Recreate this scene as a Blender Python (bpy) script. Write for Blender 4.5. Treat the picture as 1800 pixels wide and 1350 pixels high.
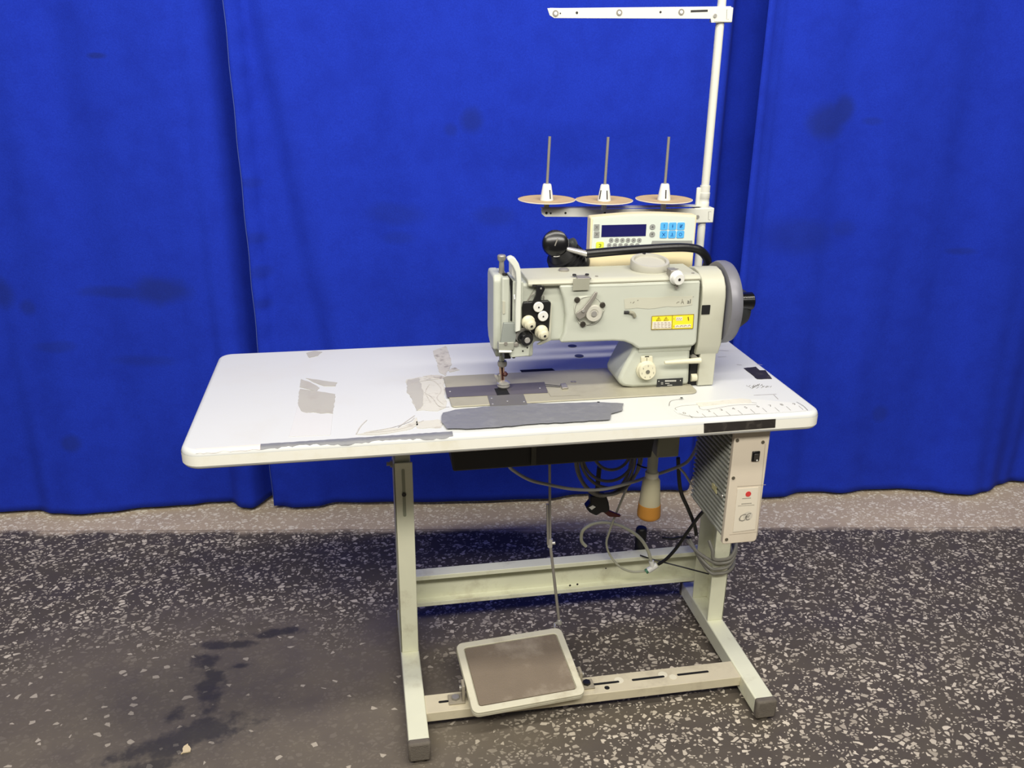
import bpy, bmesh, math, random
from mathutils import Vector, Matrix
random.seed(7)
for o in list(bpy.data.objects): bpy.data.objects.remove(o)
SC = bpy.context.scene
COL = SC.collection

# ------------------------------------------------------------------ camera
F = 1509.34
CAM = Vector((0.32602, -1.41005, 1.41521))
RT = Vector((0.984648, -0.174194, 0.0111636))
DN = Vector((-0.0523346, -0.355629, -0.933161))
FW = Vector((0.166521, 0.918251, -0.359286))
cd = bpy.data.cameras.new('camera'); cam = bpy.data.objects.new('camera', cd); COL.objects.link(cam)
cd.sensor_fit = 'HORIZONTAL'; cd.sensor_width = 36.0; cd.lens = F / 1800 * 36; cd.clip_start = .02
cam.matrix_world = Matrix(((RT.x, -DN.x, -FW.x, CAM.x), (RT.y, -DN.y, -FW.y, CAM.y), (RT.z, -DN.z, -FW.z, CAM.z), (0, 0, 0, 1)))
SC.camera = cam

# ------------------------------------------------------------------ light
w = bpy.data.worlds.new('hall'); SC.world = w; w.use_nodes = True
bg = w.node_tree.nodes['Background']; bg.inputs[0].default_value = (1.0, .95, .88, 1); bg.inputs[1].default_value = .045
def area(name, loc, target, sx, sy, power, col):
    l = bpy.data.lights.new(name, 'AREA'); l.shape = 'RECTANGLE'; l.size = sx; l.size_y = sy; l.energy = power; l.color = col
    o = bpy.data.objects.new(name, l); COL.objects.link(o); o.location = loc
    d = (Vector(target) - Vector(loc)).normalized(); o.rotation_euler = d.to_track_quat('-Z', 'Y').to_euler()
    return o
area('tube_row_near', (.6, -.55, 2.6), (.6, .6, .8), 3.4, .14, 43, (1, .95, .86))
area('tube_row_front', (.35, -1.95, 2.75), (.6, .5, .6), 4.0, .40, 116, (1, .95, .86))
vs = SC.view_settings
vs.view_transform = 'Standard'; vs.look = 'None'; vs.gamma = 1; vs.use_curve_mapping = False; vs.exposure = 0.0

# ------------------------------------------------------------------ helpers
def at(px, py, x=None, y=None, z=None):
    d = RT * ((px - 900) / F) + DN * ((py - 675) / F) + FW
    if x is not None: t = (x - CAM.x) / d.x
    elif y is not None: t = (y - CAM.y) / d.y
    else: t = (z - CAM.z) / d.z
    return CAM + d * t
def lin(c):
    return tuple((v / 255 / 12.92 if v / 255 <= .04045 else ((v / 255 + .055) / 1.055) ** 2.4) for v in c) + (1,)
MATS = {}
def mat(name, col, rough=.5, metal=0., var=.08, scale=25., dirt=None, dirt_amt=.5, dirt_scale=8., bump=0., bscale=200., trans=0., coat=0.):
    if name in MATS: return MATS[name]
    m = bpy.data.materials.new(name); m.use_nodes = True; nt = m.node_tree; b = nt.nodes['Principled BSDF']
    tc = nt.nodes.new('ShaderNodeTexCoord')
    n = nt.nodes.new('ShaderNodeTexNoise'); n.inputs['Scale'].default_value = scale; n.inputs['Detail'].default_value = 4
    nt.links.new(tc.outputs['Object'], n.inputs['Vector'])
    c = lin(col)
    mx = nt.nodes.new('ShaderNodeMix'); mx.data_type = 'RGBA'
    mx.inputs[6].default_value = tuple(v * (1 - var) for v in c[:3]) + (1,)
    mx.inputs[7].default_value = tuple(min(1, v * (1 + var)) for v in c[:3]) + (1,)
    nt.links.new(n.outputs[0], mx.inputs[0])
    out = mx.outputs[2]
    if dirt:
        n2 = nt.nodes.new('ShaderNodeTexNoise'); n2.inputs['Scale'].default_value = dirt_scale; n2.inputs['Detail'].default_value = 8; n2.inputs['Roughness'].default_value = .65
        nt.links.new(tc.outputs['Object'], n2.inputs['Vector'])
        mr = nt.nodes.new('ShaderNodeMapRange'); mr.inputs[1].default_value = .52; mr.inputs[2].default_value = .75; mr.inputs[4].default_value = dirt_amt
        nt.links.new(n2.outputs[0], mr.inputs[0])
        m2 = nt.nodes.new('ShaderNodeMix'); m2.data_type = 'RGBA'; m2.inputs[7].default_value = lin(dirt)
        nt.links.new(mr.outputs[0], m2.inputs[0]); nt.links.new(out, m2.inputs[6]); out = m2.outputs[2]
    nt.links.new(out, b.inputs['Base Color'])
    b.inputs['Roughness'].default_value = rough; b.inputs['Metallic'].default_value = metal
    if trans: b.inputs['Transmission Weight'].default_value = trans; b.inputs['IOR'].default_value = 1.3
    if coat: b.inputs['Coat Weight'].default_value = coat
    if bump:
        nb = nt.nodes.new('ShaderNodeTexNoise'); nb.inputs['Scale'].default_value = bscale
        nt.links.new(tc.outputs['Object'], nb.inputs['Vector'])
        bp = nt.nodes.new('ShaderNodeBump'); bp.inputs['Strength'].default_value = bump; bp.inputs['Distance'].default_value = .002
        nt.links.new(nb.outputs[0], bp.inputs['Height']); nt.links.new(bp.outputs[0], b.inputs['Normal'])
    MATS[name] = m
    return m
def root_loc(o):
    while o.parent: o = o.parent
    return Vector(o.location)
def obj(name, bm, m, parent=None, bevel=0., seg=2, smooth=True, label=None, kind=None, angle=40):
    """bm is in world coordinates; it becomes one mesh object."""
    off = root_loc(parent) if parent else Vector((0, 0, 0))
    if off.length: bmesh.ops.translate(bm, verts=bm.verts, vec=-off)
    bmesh.ops.recalc_face_normals(bm, faces=bm.faces)
    me = bpy.data.meshes.new(name); bm.to_mesh(me); bm.free()
    if smooth:
        for p in me.polygons: p.use_smooth = True
        me.set_sharp_from_angle(angle=math.radians(angle))
    me.materials.append(m)
    o = bpy.data.objects.new(name, me); COL.objects.link(o)
    if parent: o.parent = parent
    if bevel:
        md = o.modifiers.new('bevel', 'BEVEL'); md.width = bevel; md.segments = seg; md.limit_method = 'ANGLE'; md.angle_limit = math.radians(35); md.use_clamp_overlap = True
    if label: o['label'] = label
    if kind: o['kind'] = kind
    return o
def thing(name, loc, label, cat, group=None):
    o = bpy.data.objects.new(name, None); COL.objects.link(o); o.location = loc; o.empty_display_size = .05
    o['label'] = label; o['category'] = cat
    if group: o['group'] = group
    return o
def tag(o, label, cat, group=None):
    o['label'] = label; o['category'] = cat
    if group: o['group'] = group
    return o
def B(): return bmesh.new()
def box(x0, x1, y0, y1, z0, z1, bm=None):
    bm = bm or B()
    vs_ = [bm.verts.new((x, y, z)) for z in (z0, z1) for y in (y0, y1) for x in (x0, x1)]
    for f in ((0, 1, 3, 2), (4, 6, 7, 5), (0, 4, 5, 1), (2, 3, 7, 6), (0, 2, 6, 4), (1, 5, 7, 3)): bm.faces.new([vs_[i] for i in f])
    return bm
def prism(pts, ax, a, b, bm=None):
    """pts: 2-D outline in the plane normal to axis ax ('x': (y,z), 'y': (x,z), 'z': (x,y)), from a to b"""
    bm = bm or B()
    def V(p, t): return {'x': (t, p[0], p[1]), 'y': (p[0], t, p[1]), 'z': (p[0], p[1], t)}[ax]
    v0 = [bm.verts.new(V(p, a)) for p in pts]; v1 = [bm.verts.new(V(p, b)) for p in pts]
    bm.faces.new(v0); bm.faces.new(v1)
    n = len(pts)
    for i in range(n): bm.faces.new((v0[i], v0[(i + 1) % n], v1[(i + 1) % n], v1[i]))
    return bm
def frame_of(d):
    d = d.normalized(); u = d.cross(Vector((0, 0, 1)))
    if u.length < 1e-3: u = d.cross(Vector((1, 0, 0)))
    u.normalize(); return d, u, d.cross(u).normalized()
def lathe(p, d, prof, seg=28, bm=None, caps=True):
    """prof: list of (distance along d, radius)"""
    bm = bm or B(); p = Vector(p); d, u, v = frame_of(Vector(d)); rings = []
    for t, r in prof:
        rings.append([bm.verts.new(p + d * t + (u * math.cos(2 * math.pi * k / seg) + v * math.sin(2 * math.pi * k / seg)) * max(r, 1e-5)) for k in range(seg)])
    for a, b in zip(rings, rings[1:]):
        for k in range(seg): bm.faces.new((a[k], a[(k + 1) % seg], b[(k + 1) % seg], b[k]))
    if caps: bm.faces.new(rings[0]); bm.faces.new(rings[-1])
    return bm
def cyl(p0, p1, r0, r1=None, seg=20, bm=None):
    p0 = Vector(p0); p1 = Vector(p1)
    return lathe(p0, p1 - p0, [(0, r0), ((p1 - p0).length, r0 if r1 is None else r1)], seg, bm)
def catmull(pts, n=8, closed=False):
    pts = [Vector(p) for p in pts]; out = []
    N = len(pts)
    for i in range(N if closed else N - 1):
        g = (lambda k: pts[k % N]) if closed else (lambda k: pts[max(0, min(N - 1, k))])
        p0, p1, p2, p3 = g(i - 1), g(i), g(i + 1), g(i + 2)
        for k in range(n):
            t = k / n
            out.append(.5 * (2 * p1 + (p2 - p0) * t + (2 * p0 - 5 * p1 + 4 * p2 - p3) * t * t + (3 * p1 - p0 - 3 * p2 + p3) * t ** 3))
    if not closed: out.append(pts[-1])
    return out
def tube(pts, r, seg=10, n=8, bm=None, raw=False):
    bm = bm or B(); P = [Vector(p) for p in pts] if raw else catmull(pts, n)
    t0 = (P[1] - P[0]).normalized(); _, u, v = frame_of(t0); rings = []
    for i, p in enumerate(P):
        t = (P[min(i + 1, len(P) - 1)] - P[max(i - 1, 0)]).normalized()
        u = (u - t * u.dot(t)).normalized(); v = t.cross(u)
        rr = r(i / (len(P) - 1)) if callable(r) else r
        rings.append([bm.verts.new(p + (u * math.cos(2 * math.pi * k / seg) + v * math.sin(2 * math.pi * k / seg)) * rr) for k in range(seg)])
    for a, b in zip(rings, rings[1:]):
        for k in range(seg): bm.faces.new((a[k], a[(k + 1) % seg], b[(k + 1) % seg], b[k]))
    bm.faces.new(rings[0]); bm.faces.new(rings[-1])
    return bm
def rrect(x0, x1, y0, y1, r, n=5):
    out = []
    rs = r if isinstance(r, (list, tuple)) else [r] * 4     # corners: x0y0, x1y0, x1y1, x0y1
    for (cx, cy, a0, rr) in ((x0 + rs[0], y0 + rs[0], 180, rs[0]), (x1 - rs[1], y0 + rs[1], 270, rs[1]), (x1 - rs[2], y1 - rs[2], 0, rs[2]), (x0 + rs[3], y1 - rs[3], 90, rs[3])):
        for k in range(n + 1):
            a = math.radians(a0 + 90 * k / n); out.append((cx + rr * math.cos(a), cy + rr * math.sin(a)))
    return out
def ribbon(pts, wd, nrm, lift, bm=None):
    """flat stroke of width wd along pts on a surface with normal nrm, lifted off it"""
    bm = bm or B(); P = [Vector(p) for p in pts]; nrm = Vector(nrm); L = []
    for i, p in enumerate(P):
        t = (P[min(i + 1, len(P) - 1)] - P[max(i - 1, 0)]).normalized(); s = nrm.cross(t).normalized() * wd / 2
        L.append((bm.verts.new(p + s + nrm * lift), bm.verts.new(p - s + nrm * lift)))
    for a, b in zip(L, L[1:]): bm.faces.new((a[0], a[1], b[1], b[0]))
    return bm
def text_bm(s, size, org, xd, yd, bm=None, align='CENTER'):
    cu = bpy.data.curves.new('t', 'FONT'); cu.body = s; cu.size = size; cu.align_x = align; cu.align_y = 'CENTER'; cu.resolution_u = 2
    o = bpy.data.objects.new('t', cu); COL.objects.link(o)
    dg = bpy.context.evaluated_depsgraph_get(); me = bpy.data.meshes.new_from_object(o.evaluated_get(dg))
    bm = bm or B(); k = len(bm.verts); bm.from_mesh(me); bm.verts.ensure_lookup_table()
    xd = Vector(xd).normalized(); yd = Vector(yd).normalized(); org = Vector(org)
    for v in bm.verts[k:]: v.co = org + xd * v.co.x + yd * v.co.y
    bpy.data.objects.remove(o); bpy.data.curves.remove(cu); bpy.data.meshes.remove(me)
    return bm
X_ = Vector((1, 0, 0)); Y_ = Vector((0, 1, 0)); Z_ = Vector((0, 0, 1))

# ------------------------------------------------------------------ materials
white_pole = mat('white_enamel', (214, 215, 205), .42, var=.04)
mach = mat('machine_enamel', (189, 193, 180), .40, var=.03, dirt=(178, 172, 145), dirt_amt=.25, dirt_scale=9)
mach2 = mat('machine_cover_enamel', (186, 186, 169), .42, var=.03, dirt=(165, 160, 138), dirt_amt=.3, dirt_scale=12)
bedm = mat('bed_enamel', (164, 160, 140), .45, var=.06, dirt=(130, 125, 105), dirt_amt=.4, dirt_scale=14)
steel_dk = mat('slide_plate_steel', (92, 88, 94), .6, 0., var=.08)
steel = mat('bright_steel', (200, 198, 192), .28, .6, var=.08)
steel_d = mat('dull_steel', (150, 146, 138), .4, .35, var=.12)
black = mat('black_plastic', (22, 22, 23), .42, var=.15)
blackg = mat('black_gloss', (16, 16, 18), .22, var=.1)
blackm = mat('black_void', (6, 6, 7), .8, var=.1)
white_pl = mat('white_plastic', (226, 226, 220), .4, var=.03)
cream_pl = mat('cream_plastic', (212, 208, 182), .42, var=.05)
grey_pl = mat('grey_plastic', (128, 130, 134), .45, var=.06)
wheelm = mat('handwheel_grey', (118, 118, 126), .40, .1, var=.05, dirt=(70, 70, 76), dirt_amt=.4, dirt_scale=20)
greyt = mat('grey_duct_tape', (122, 123, 128), .48, var=.08, dirt=(158, 158, 160), dirt_amt=.35, dirt_scale=26, bump=1.0, bscale=45)
beiget = mat('packing_tape', (184, 181, 168), .35, var=.05, dirt=(170, 160, 148), dirt_amt=.5, dirt_scale=22)
residue = mat('tape_residue', (196, 192, 182), .6, var=.12, scale=60, dirt=(112, 101, 92), dirt_amt=.95, dirt_scale=55)
residue2 = mat('pale_residue', (203, 201, 191), .6, var=.05, dirt=(150, 140, 126), dirt_amt=.7, dirt_scale=50)
blackt = mat('black_tape', (40, 36, 33), .6, var=.25, scale=60, dirt=(95, 90, 82), dirt_amt=.5, dirt_scale=60)
pencil = mat('pencil_grey', (110, 106, 100), .7)
ink = mat('black_ink', (35, 34, 34), .6)
stand = mat('stand_enamel', (226, 227, 202), .45, var=.04, dirt=(158, 146, 116), dirt_amt=.6, dirt_scale=10)
rubber = mat('pedal_rubber', (126, 113, 96), .75, var=.14, scale=18, dirt=(164, 153, 136), dirt_amt=.95, dirt_scale=9, bump=.5, bscale=400)
capm = mat('rubber_end_cap', (104, 97, 88), .8, var=.2, scale=60, bump=.5, bscale=300)
cable_g = mat('grey_cable', (120, 118, 110), .5, var=.06)
hose_w = mat('white_hose', (176, 176, 170), .45, var=.05)
hose_c = mat('clear_hose', (196, 196, 176), .25, trans=.35, var=.05)
cable_b = mat('black_cable', (20, 20, 20), .5, var=.1)

# ------------------------------------------------------------------ floor
def floor_material():
    m = bpy.data.materials.new('terrazzo'); m.use_nodes = True; nt = m.node_tree; N = nt.nodes; L = nt.links; b = N['Principled BSDF']
    tc = N.new('ShaderNodeTexCoord')
    def noise(sc, det=4, src=None, rough=.5):
        n = N.new('ShaderNodeTexNoise'); n.inputs['Scale'].default_value = sc; n.inputs['Detail'].default_value = det; n.inputs['Roughness'].default_value = rough
        L.new(src or tc.outputs['Object'], n.inputs['Vector']); return n
    def mth(op, a, b_=None, clamp=False):
        n = N.new('ShaderNodeMath'); n.operation = op; n.use_clamp = clamp
        for i, v in enumerate((a, b_)):
            if v is None: continue
            if isinstance(v, (int, float)): n.inputs[i].default_value = v
            else: L.new(v, n.inputs[i])
        return n.outputs[0]
    def rng(v, a, c, lo=0., hi=1.):
        n = N.new('ShaderNodeMapRange'); n.interpolation_type = 'SMOOTHSTEP'
        for i, x in ((1, a), (2, c), (3, lo), (4, hi)): n.inputs[i].default_value = x
        L.new(v, n.inputs[0]); return n.outputs[0]
    def mix(f, a, c):
        n = N.new('ShaderNodeMix'); n.data_type = 'RGBA'
        if isinstance(f, float): n.inputs[0].default_value = f
        else: L.new(f, n.inputs[0])
        for i, v in ((6, a), (7, c)):
            if isinstance(v, tuple): n.inputs[i].default_value = v
            else: L.new(v, n.inputs[i])
        return n.outputs[2]
    # slightly warped coordinates make the chips irregular
    nz = noise(38, 2)
    add = N.new('ShaderNodeVectorMath'); add.operation = 'MULTIPLY_ADD'; add.inputs[1].default_value = (.009, .009, 0)
    L.new(nz.outputs[1], add.inputs[0]); L.new(tc.outputs['Object'], add.inputs[2])
    def chips(sc, edge, keep):
        mp = N.new('ShaderNodeMapping'); mp.inputs['Scale'].default_value = (1, 1.25, 1); mp.inputs['Rotation'].default_value = (0, 0, .6 + sc * .01); L.new(add.outputs[0], mp.inputs[0])
        vd = N.new('ShaderNodeTexVoronoi'); vd.voronoi_dimensions = '2D'; vd.feature = 'DISTANCE_TO_EDGE'; vd.inputs['Scale'].default_value = sc; L.new(mp.outputs[0], vd.inputs['Vector'])
        vc = N.new('ShaderNodeTexVoronoi'); vc.voronoi_dimensions = '2D'; vc.feature = 'F1'; vc.inputs['Scale'].default_value = sc; L.new(mp.outputs[0], vc.inputs['Vector'])
        sp = N.new('ShaderNodeSeparateColor'); L.new(vc.outputs['Color'], sp.inputs[0])
        thr = mth('MULTIPLY_ADD', sp.outputs[1], .22); N_ = thr.node; N_.inputs[2].default_value = edge
        e = mth('SUBTRACT', vd.outputs['Distance'], thr)
        return mth('MULTIPLY', rng(e, 0, .04), mth('GREATER_THAN', sp.outputs[0], keep)), sp.outputs[2]
    c1, r1 = chips(62, .09, .64)
    c2, r2 = chips(112, .10, .66)
    chip = mth('MAXIMUM', c1, mth('MULTIPLY', c2, .85))
    sx = N.new('ShaderNodeSeparateXYZ'); L.new(tc.outputs['Object'], sx.inputs[0])
    big = noise(1.6, 5); mid = noise(7, 6, rough=.6); fine = noise(120, 3)
    # the clean strip along the curtain: everything behind a slightly wavy line
    edge = mth('ADD', mth('MULTIPLY_ADD', sx.outputs[0], .130), mth('MULTIPLY', big.outputs[0], .10)); 
    line = mth('ADD', sx.outputs[1], mth('MULTIPLY', sx.outputs[0], .150))
    wob = mth('ADD', line, mth('MULTIPLY', mth('SUBTRACT', mid.outputs[0], .5), .09))
    clean = rng(wob, 1.022, 1.058)
    # dirt film that hides chips, strongest on the left in front
    def blob(cx, cy, rx, ry):
        dx = mth('DIVIDE', mth('SUBTRACT', sx.outputs[0], cx), rx); dy = mth('DIVIDE', mth('SUBTRACT', sx.outputs[1], cy), ry)
        return mth('SQRT', mth('ADD', mth('MULTIPLY', dx, dx), mth('MULTIPLY', dy, dy)))
    dwob = mth('MULTIPLY', mth('SUBTRACT', mid.outputs[0], .5), 1.3)
    film = mth('SUBTRACT', 1.0, rng(mth('ADD', blob(-.12, .18, .95, .48), dwob), .60, 1.15))
    film = mth('MAXIMUM', film, rng(big.outputs[0], .62, .74, 0, .75))
    film = mth('MULTIPLY', mth('MULTIPLY', film, .93), mth('SUBTRACT', 1.0, clean))
    showchip = mth('MULTIPLY', chip, mth('SUBTRACT', 1.0, film))
    # a few chips still poke through
    poke = mth('MULTIPLY', c1, mth('GREATER_THAN', r1, .88)); showchip = mth('MAXIMUM', showchip, mth('MULTIPLY', poke, .55))
    dark = mix(mid.outputs[0], lin((76, 69, 61)), lin((94, 86, 76)))
    filmc = mix(mid.outputs[0], lin((98, 90, 79)), lin((116, 107, 94)))
    base = mix(film, dark, filmc)
    base = mix(clean, base, mix(mid.outputs[0], lin((190, 172, 148)), lin((206, 188, 164))))
    chc = mix(r1, lin((164, 154, 138)), lin((222, 211, 192)))
    chc = mix(clean, chc, lin((240, 230, 210)))
    col = mix(showchip, base, chc)
    # oil spills
    swn = noise(24, 5, rough=.6); sw2 = noise(9, 3); swob = mth('ADD', mth('MULTIPLY', mth('SUBTRACT', swn.outputs[0], .5), 2.6), mth('MULTIPLY', mth('SUBTRACT', sw2.outputs[0], .5), 2.2))
    spill = None
    for cx, cy, rx, ry in ((-.06, .19, .10, .045), (-.17, .15, .10, .04), (-.10, .43, .045, .035), (-.08, .33, .035, .10), (-.02, .40, .04, .015), (-.06, .49, .07, .02), (-.16, .10, .07, .03), (-.14, .26, .03, .03), (.05, .52, .10, .02)):
        s = mth('SUBTRACT', 1.0, rng(mth('ADD', blob(cx, cy, rx, ry), swob), .35, 1.15))
        spill = s if spill is None else mth('MAXIMUM', spill, s)
    col = mix(mth('MULTIPLY', spill, .72), col, lin((34, 34, 38)))
    grime = mth('SUBTRACT', 1.0, rng(mth('ADD', blob(-.12, .28, .32, .24), mth('MULTIPLY', dwob, .6)), .3, 1.1))
    col = mix(mth('MULTIPLY', grime, .32), col, lin((56, 54, 54)))
    # hairline joint along the clean strip
    jl = mth('ABSOLUTE', mth('SUBTRACT', line, 1.052)); col = mix(mth('MULTIPLY', mth('LESS_THAN', jl, .0022), .55), col, lin((92, 82, 74)))
    L.new(col, b.inputs['Base Color'])
    L.new(rng(mid.outputs[0], .3, .7, .50, .75), b.inputs['Roughness'])
    bp = N.new('ShaderNodeBump'); bp.inputs['Strength'].default_value = .25; bp.inputs['Distance'].default_value = .001; L.new(fine.outputs[0], bp.inputs['Height']); L.new(bp.outputs[0], b.inputs['Normal'])
    return m
fl = obj('floor', box(-4.5, 5.5, -5, 2.2, -.05, 0), floor_material(), smooth=False); fl['kind'] = 'structure'

# ------------------------------------------------------------------ curtains
def base_y(x): return 1.13 - .098 * (x - .79)
HEM = [(0, 899), (67, 896), (93, 903), (141, 905.5), (185, 902), (259, 892.6), (333, 887), (370, 881.5), (408, 879.6), (424, 891), (444, 893), (481, 887), (518, 892.6), (555, 891), (592, 883), (660, 883), (716, 882), (771, 881), (882, 880), (960, 876.7), (1015, 869), (1111, 861.5), (1171, 860), (1211, 862.7), (1290, 878), (1341, 875), (1374, 873), (1407, 865), (1441, 864), (1478, 866), (1522, 860), (1574, 859), (1633, 863), (1670, 868.5), (1707, 870), (1733, 864), (1759, 850), (1778, 844.5), (1798, 846)]
HP = sorted((p.x, p.y - base_y(p.x)) for p in (at(a, b, z=.015) for a, b in HEM))
def hem(x):
    if x <= HP[0][0]: return HP[0][1] * .5 + .025 * math.sin((x - HP[0][0]) * 7)
    if x >= HP[-1][0]: return HP[-1][1] * .5 + .025 * math.sin((x - HP[-1][0]) * 8)
    for (a, u), (b, v) in zip(HP, HP[1:]):
        if a <= x <= b:
            t = (x - a) / (b - a); t = t * t * (3 - 2 * t); return u + (v - u) * t
def sm(a, b, t):
    t = max(0, min(1, (t - a) / (b - a))); return t * t * (3 - 2 * t)
def fold(x, z):
    a = .22 + .78 * math.exp(-z / .45)
    y = base_y(x) + hem(x) * a
    k = 1 - .75 * math.exp(-z / .3)
    y += k * (.010 * math.sin(x * 9.1 + .25 * math.sin(z * 2)) + .007 * math.sin(x * 17.3 + 1.2 + .5 * z) + .004 * math.sin(x * 31 + 2.0 + z * .9))
    y += k * .022 * math.exp(-((x + .53 - .03 * z) / .07) ** 2)
    return y
def curtain_material():
    m = bpy.data.materials.new('blue_curtain_cloth'); m.use_nodes = True; nt = m.node_tree; N = nt.nodes; L = nt.links; b = N['Principled BSDF']
    tc = N.new('ShaderNodeTexCoord')
    def noise(sc, det=4, rough=.5, stretch=None):
        n = N.new('ShaderNodeTexNoise'); n.inputs['Scale'].default_value = sc; n.inputs['Detail'].default_value = det; n.inputs['Roughness'].default_value = rough
        src = tc.outputs['Object']
        if stretch:
            mp = N.new('ShaderNodeMapping'); mp.inputs['Scale'].default_value = stretch; L.new(src, mp.inputs[0]); src = mp.outputs[0]
        L.new(src, n.inputs['Vector']); return n.outputs[0]
    def mth(op, a, b_=None):
        n = N.new('ShaderNodeMath'); n.operation = op
        for i, v in enumerate((a, b_)):
            if v is None: continue
            if isinstance(v, (int, float)): n.inputs[i].default_value = v
            else: L.new(v, n.inputs[i])
        return n.outputs[0]
    def rng(v, a, c, lo=0., hi=1.):
        n = N.new('ShaderNodeMapRange'); n.interpolation_type = 'SMOOTHSTEP'
        for i, x in ((1, a), (2, c), (3, lo), (4, hi)): n.inputs[i].default_value = x
        L.new(v, n.inputs[0]); return n.outputs[0]
    def mix(f, a, c):
        n = N.new('ShaderNodeMix'); n.data_type = 'RGBA'; L.new(f, n.inputs[0])
        for i, v in ((6, a), (7, c)):
            if isinstance(v, tuple): n.inputs[i].default_value = v
            else: L.new(v, n.inputs[i])
        return n.outputs[2]
    big = noise(2.2, 5, .6); mid = noise(14, 6, .6); grain = noise(260, 2)
    col = mix(grain, (.0065, .024, .37, 1), (.012, .044, .56, 1))
    col = mix(rng(mid, .35, .75, 0, .30), col, (.004, .015, .28, 1))
    sx = N.new('ShaderNodeSeparateXYZ'); L.new(tc.outputs['Object'], sx.inputs[0])
    wob = mth('MULTIPLY', mth('SUBTRACT', mid, .5), 1.1)
    st = None
    for cx, cz, rx, rz, a in ((1.70, 1.237, .062, .058, .75), (1.745, 1.265, .04, .045, .75), (.66, 1.236, .035, .035, .6), (.60, 1.21, .02, .02, .4), (-.27, .742, .085, .045, .75), (-.38, .735, .12, .02, .55), (-.72, .738, .04, .045, .6), (-.655, .695, .025, .025, .5), (-.60, .255, .03, .03, .6), (-.349, 1.397, .025, .008, .7), (-.60, .57, .06, .02, .4), (.73, .96, .06, .03, .35), (.43, .97, .09, .035, .35), (.44, .90, .05, .02, .3), (1.66, .90, .12, .06, .4), (1.80, .92, .04, .03, .35), (2.02, .30, .03, .03, .45), (-.35, .52, .10, .02, .35), (.03, 1.06, .035, .016, .3), (.03, .90, .035, .018, .3), (.035, .80, .035, .02, .3), (.03, .70, .03, .016, .3), (1.84, 1.24, .03, .012, .4), (2.2, .845, .05, .012, .45)):
        dx = mth('DIVIDE', mth('SUBTRACT', sx.outputs[0], cx), rx); dz = mth('DIVIDE', mth('SUBTRACT', sx.outputs[2], cz), rz)
        d = mth('ADD', mth('SQRT', mth('ADD', mth('MULTIPLY', dx, dx), mth('MULTIPLY', dz, dz))), wob)
        s = mth('MULTIPLY', mth('SUBTRACT', 1.0, rng(d, .45, 1.35)), a * .72); st = s if st is None else mth('MAXIMUM', st, s)
    col = mix(st, col, (.010, .020, .12, 1))
    L.new(col, b.inputs['Base Color']); b.inputs['Roughness'].default_value = .92
    b.inputs['Sheen Weight'].default_value = .0
    b.inputs['Specular IOR Level'].default_value = .25
    bp = N.new('ShaderNodeBump'); bp.inputs['Strength'].default_value = .35; bp.inputs['Distance'].default_value = .001; L.new(grain, bp.inputs['Height']); L.new(bp.outputs[0], b.inputs['Normal'])
    return m
blue = curtain_material()
ZS = [.015 + .0225 * i for i in range(70)] + [1.6 + .09 * i for i in range(19)]
def panel(name, x0, x1, fy, label):
    n = int((x1 - x0) / .0125); bm = B(); g = []
    for i in range(n + 1):
        x = x0 + (x1 - x0) * i / n
        g.append([bm.verts.new((x, fy(x, z), z)) for z in ZS])
    for i in range(n):
        for k in range(len(ZS) - 1): bm.faces.new((g[i][k], g[i + 1][k], g[i + 1][k + 1], g[i][k + 1]))
    o = obj(name, bm, blue, angle=180)
    md = o.modifiers.new('cloth_thickness', 'SOLIDIFY'); md.thickness = .0015; md.offset = 1
    return tag(o, label, 'curtain', 'blue curtain panels along the back')
def y_left(x, z): return fold(x, z) + .075 * sm(-.07, .01, x)
def y_mid(x, z):
    y = fold(x, z) - .030 * (1 - sm(.0, .06, x)) * (.4 + .6 * sm(0, .3, z))
    xl = .07 + (1.5 - z) * .135
    y += .016 * sm(.035, .06, x) * (1 - sm(xl - .02, xl + .035, x)) * sm(.1, .5, z)
    y -= .010 * math.exp(-((x - xl - .05) / .04) ** 2) * sm(.1, .5, z)
    y += .0045 * math.sin(z * 58 + 2 * math.sin(z * 9)) * math.exp(-((x - .035) / .016) ** 2)
    y += .13 * sm(1.39, 1.465, x)
    return y
def y_right(x, z):
    y = fold(x, z) - .035 * (1 - sm(1.48, 1.56, x)) * (.4 + .6 * sm(0, .3, z))
    y += .010 * math.exp(-((x - 1.512) / .007) ** 2)
    return y
panel('curtain_panel', -4.2, .075, y_left, 'blue curtain panel at the left, with elongated dark stain and pleated hem')
midp = panel('curtain_panel', .004, 1.56, y_mid, 'middle blue curtain panel hanging directly behind the sewing machine')
rp = panel('curtain_panel', 1.478, 5.2, y_right, 'blue curtain panel at the right, with large round dark stain')
bm = B()
sel = mat('pale_selvage_thread', (78, 96, 170), .9)
pts = [(.0035 + .001 * math.sin(z * 31), y_mid(.004, z) - .002, z) for z in [.04 + .03 * i for i in range(90)]]
obj('selvage_thread', tube(pts, .0009, 5, 2), sel, midp)

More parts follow.
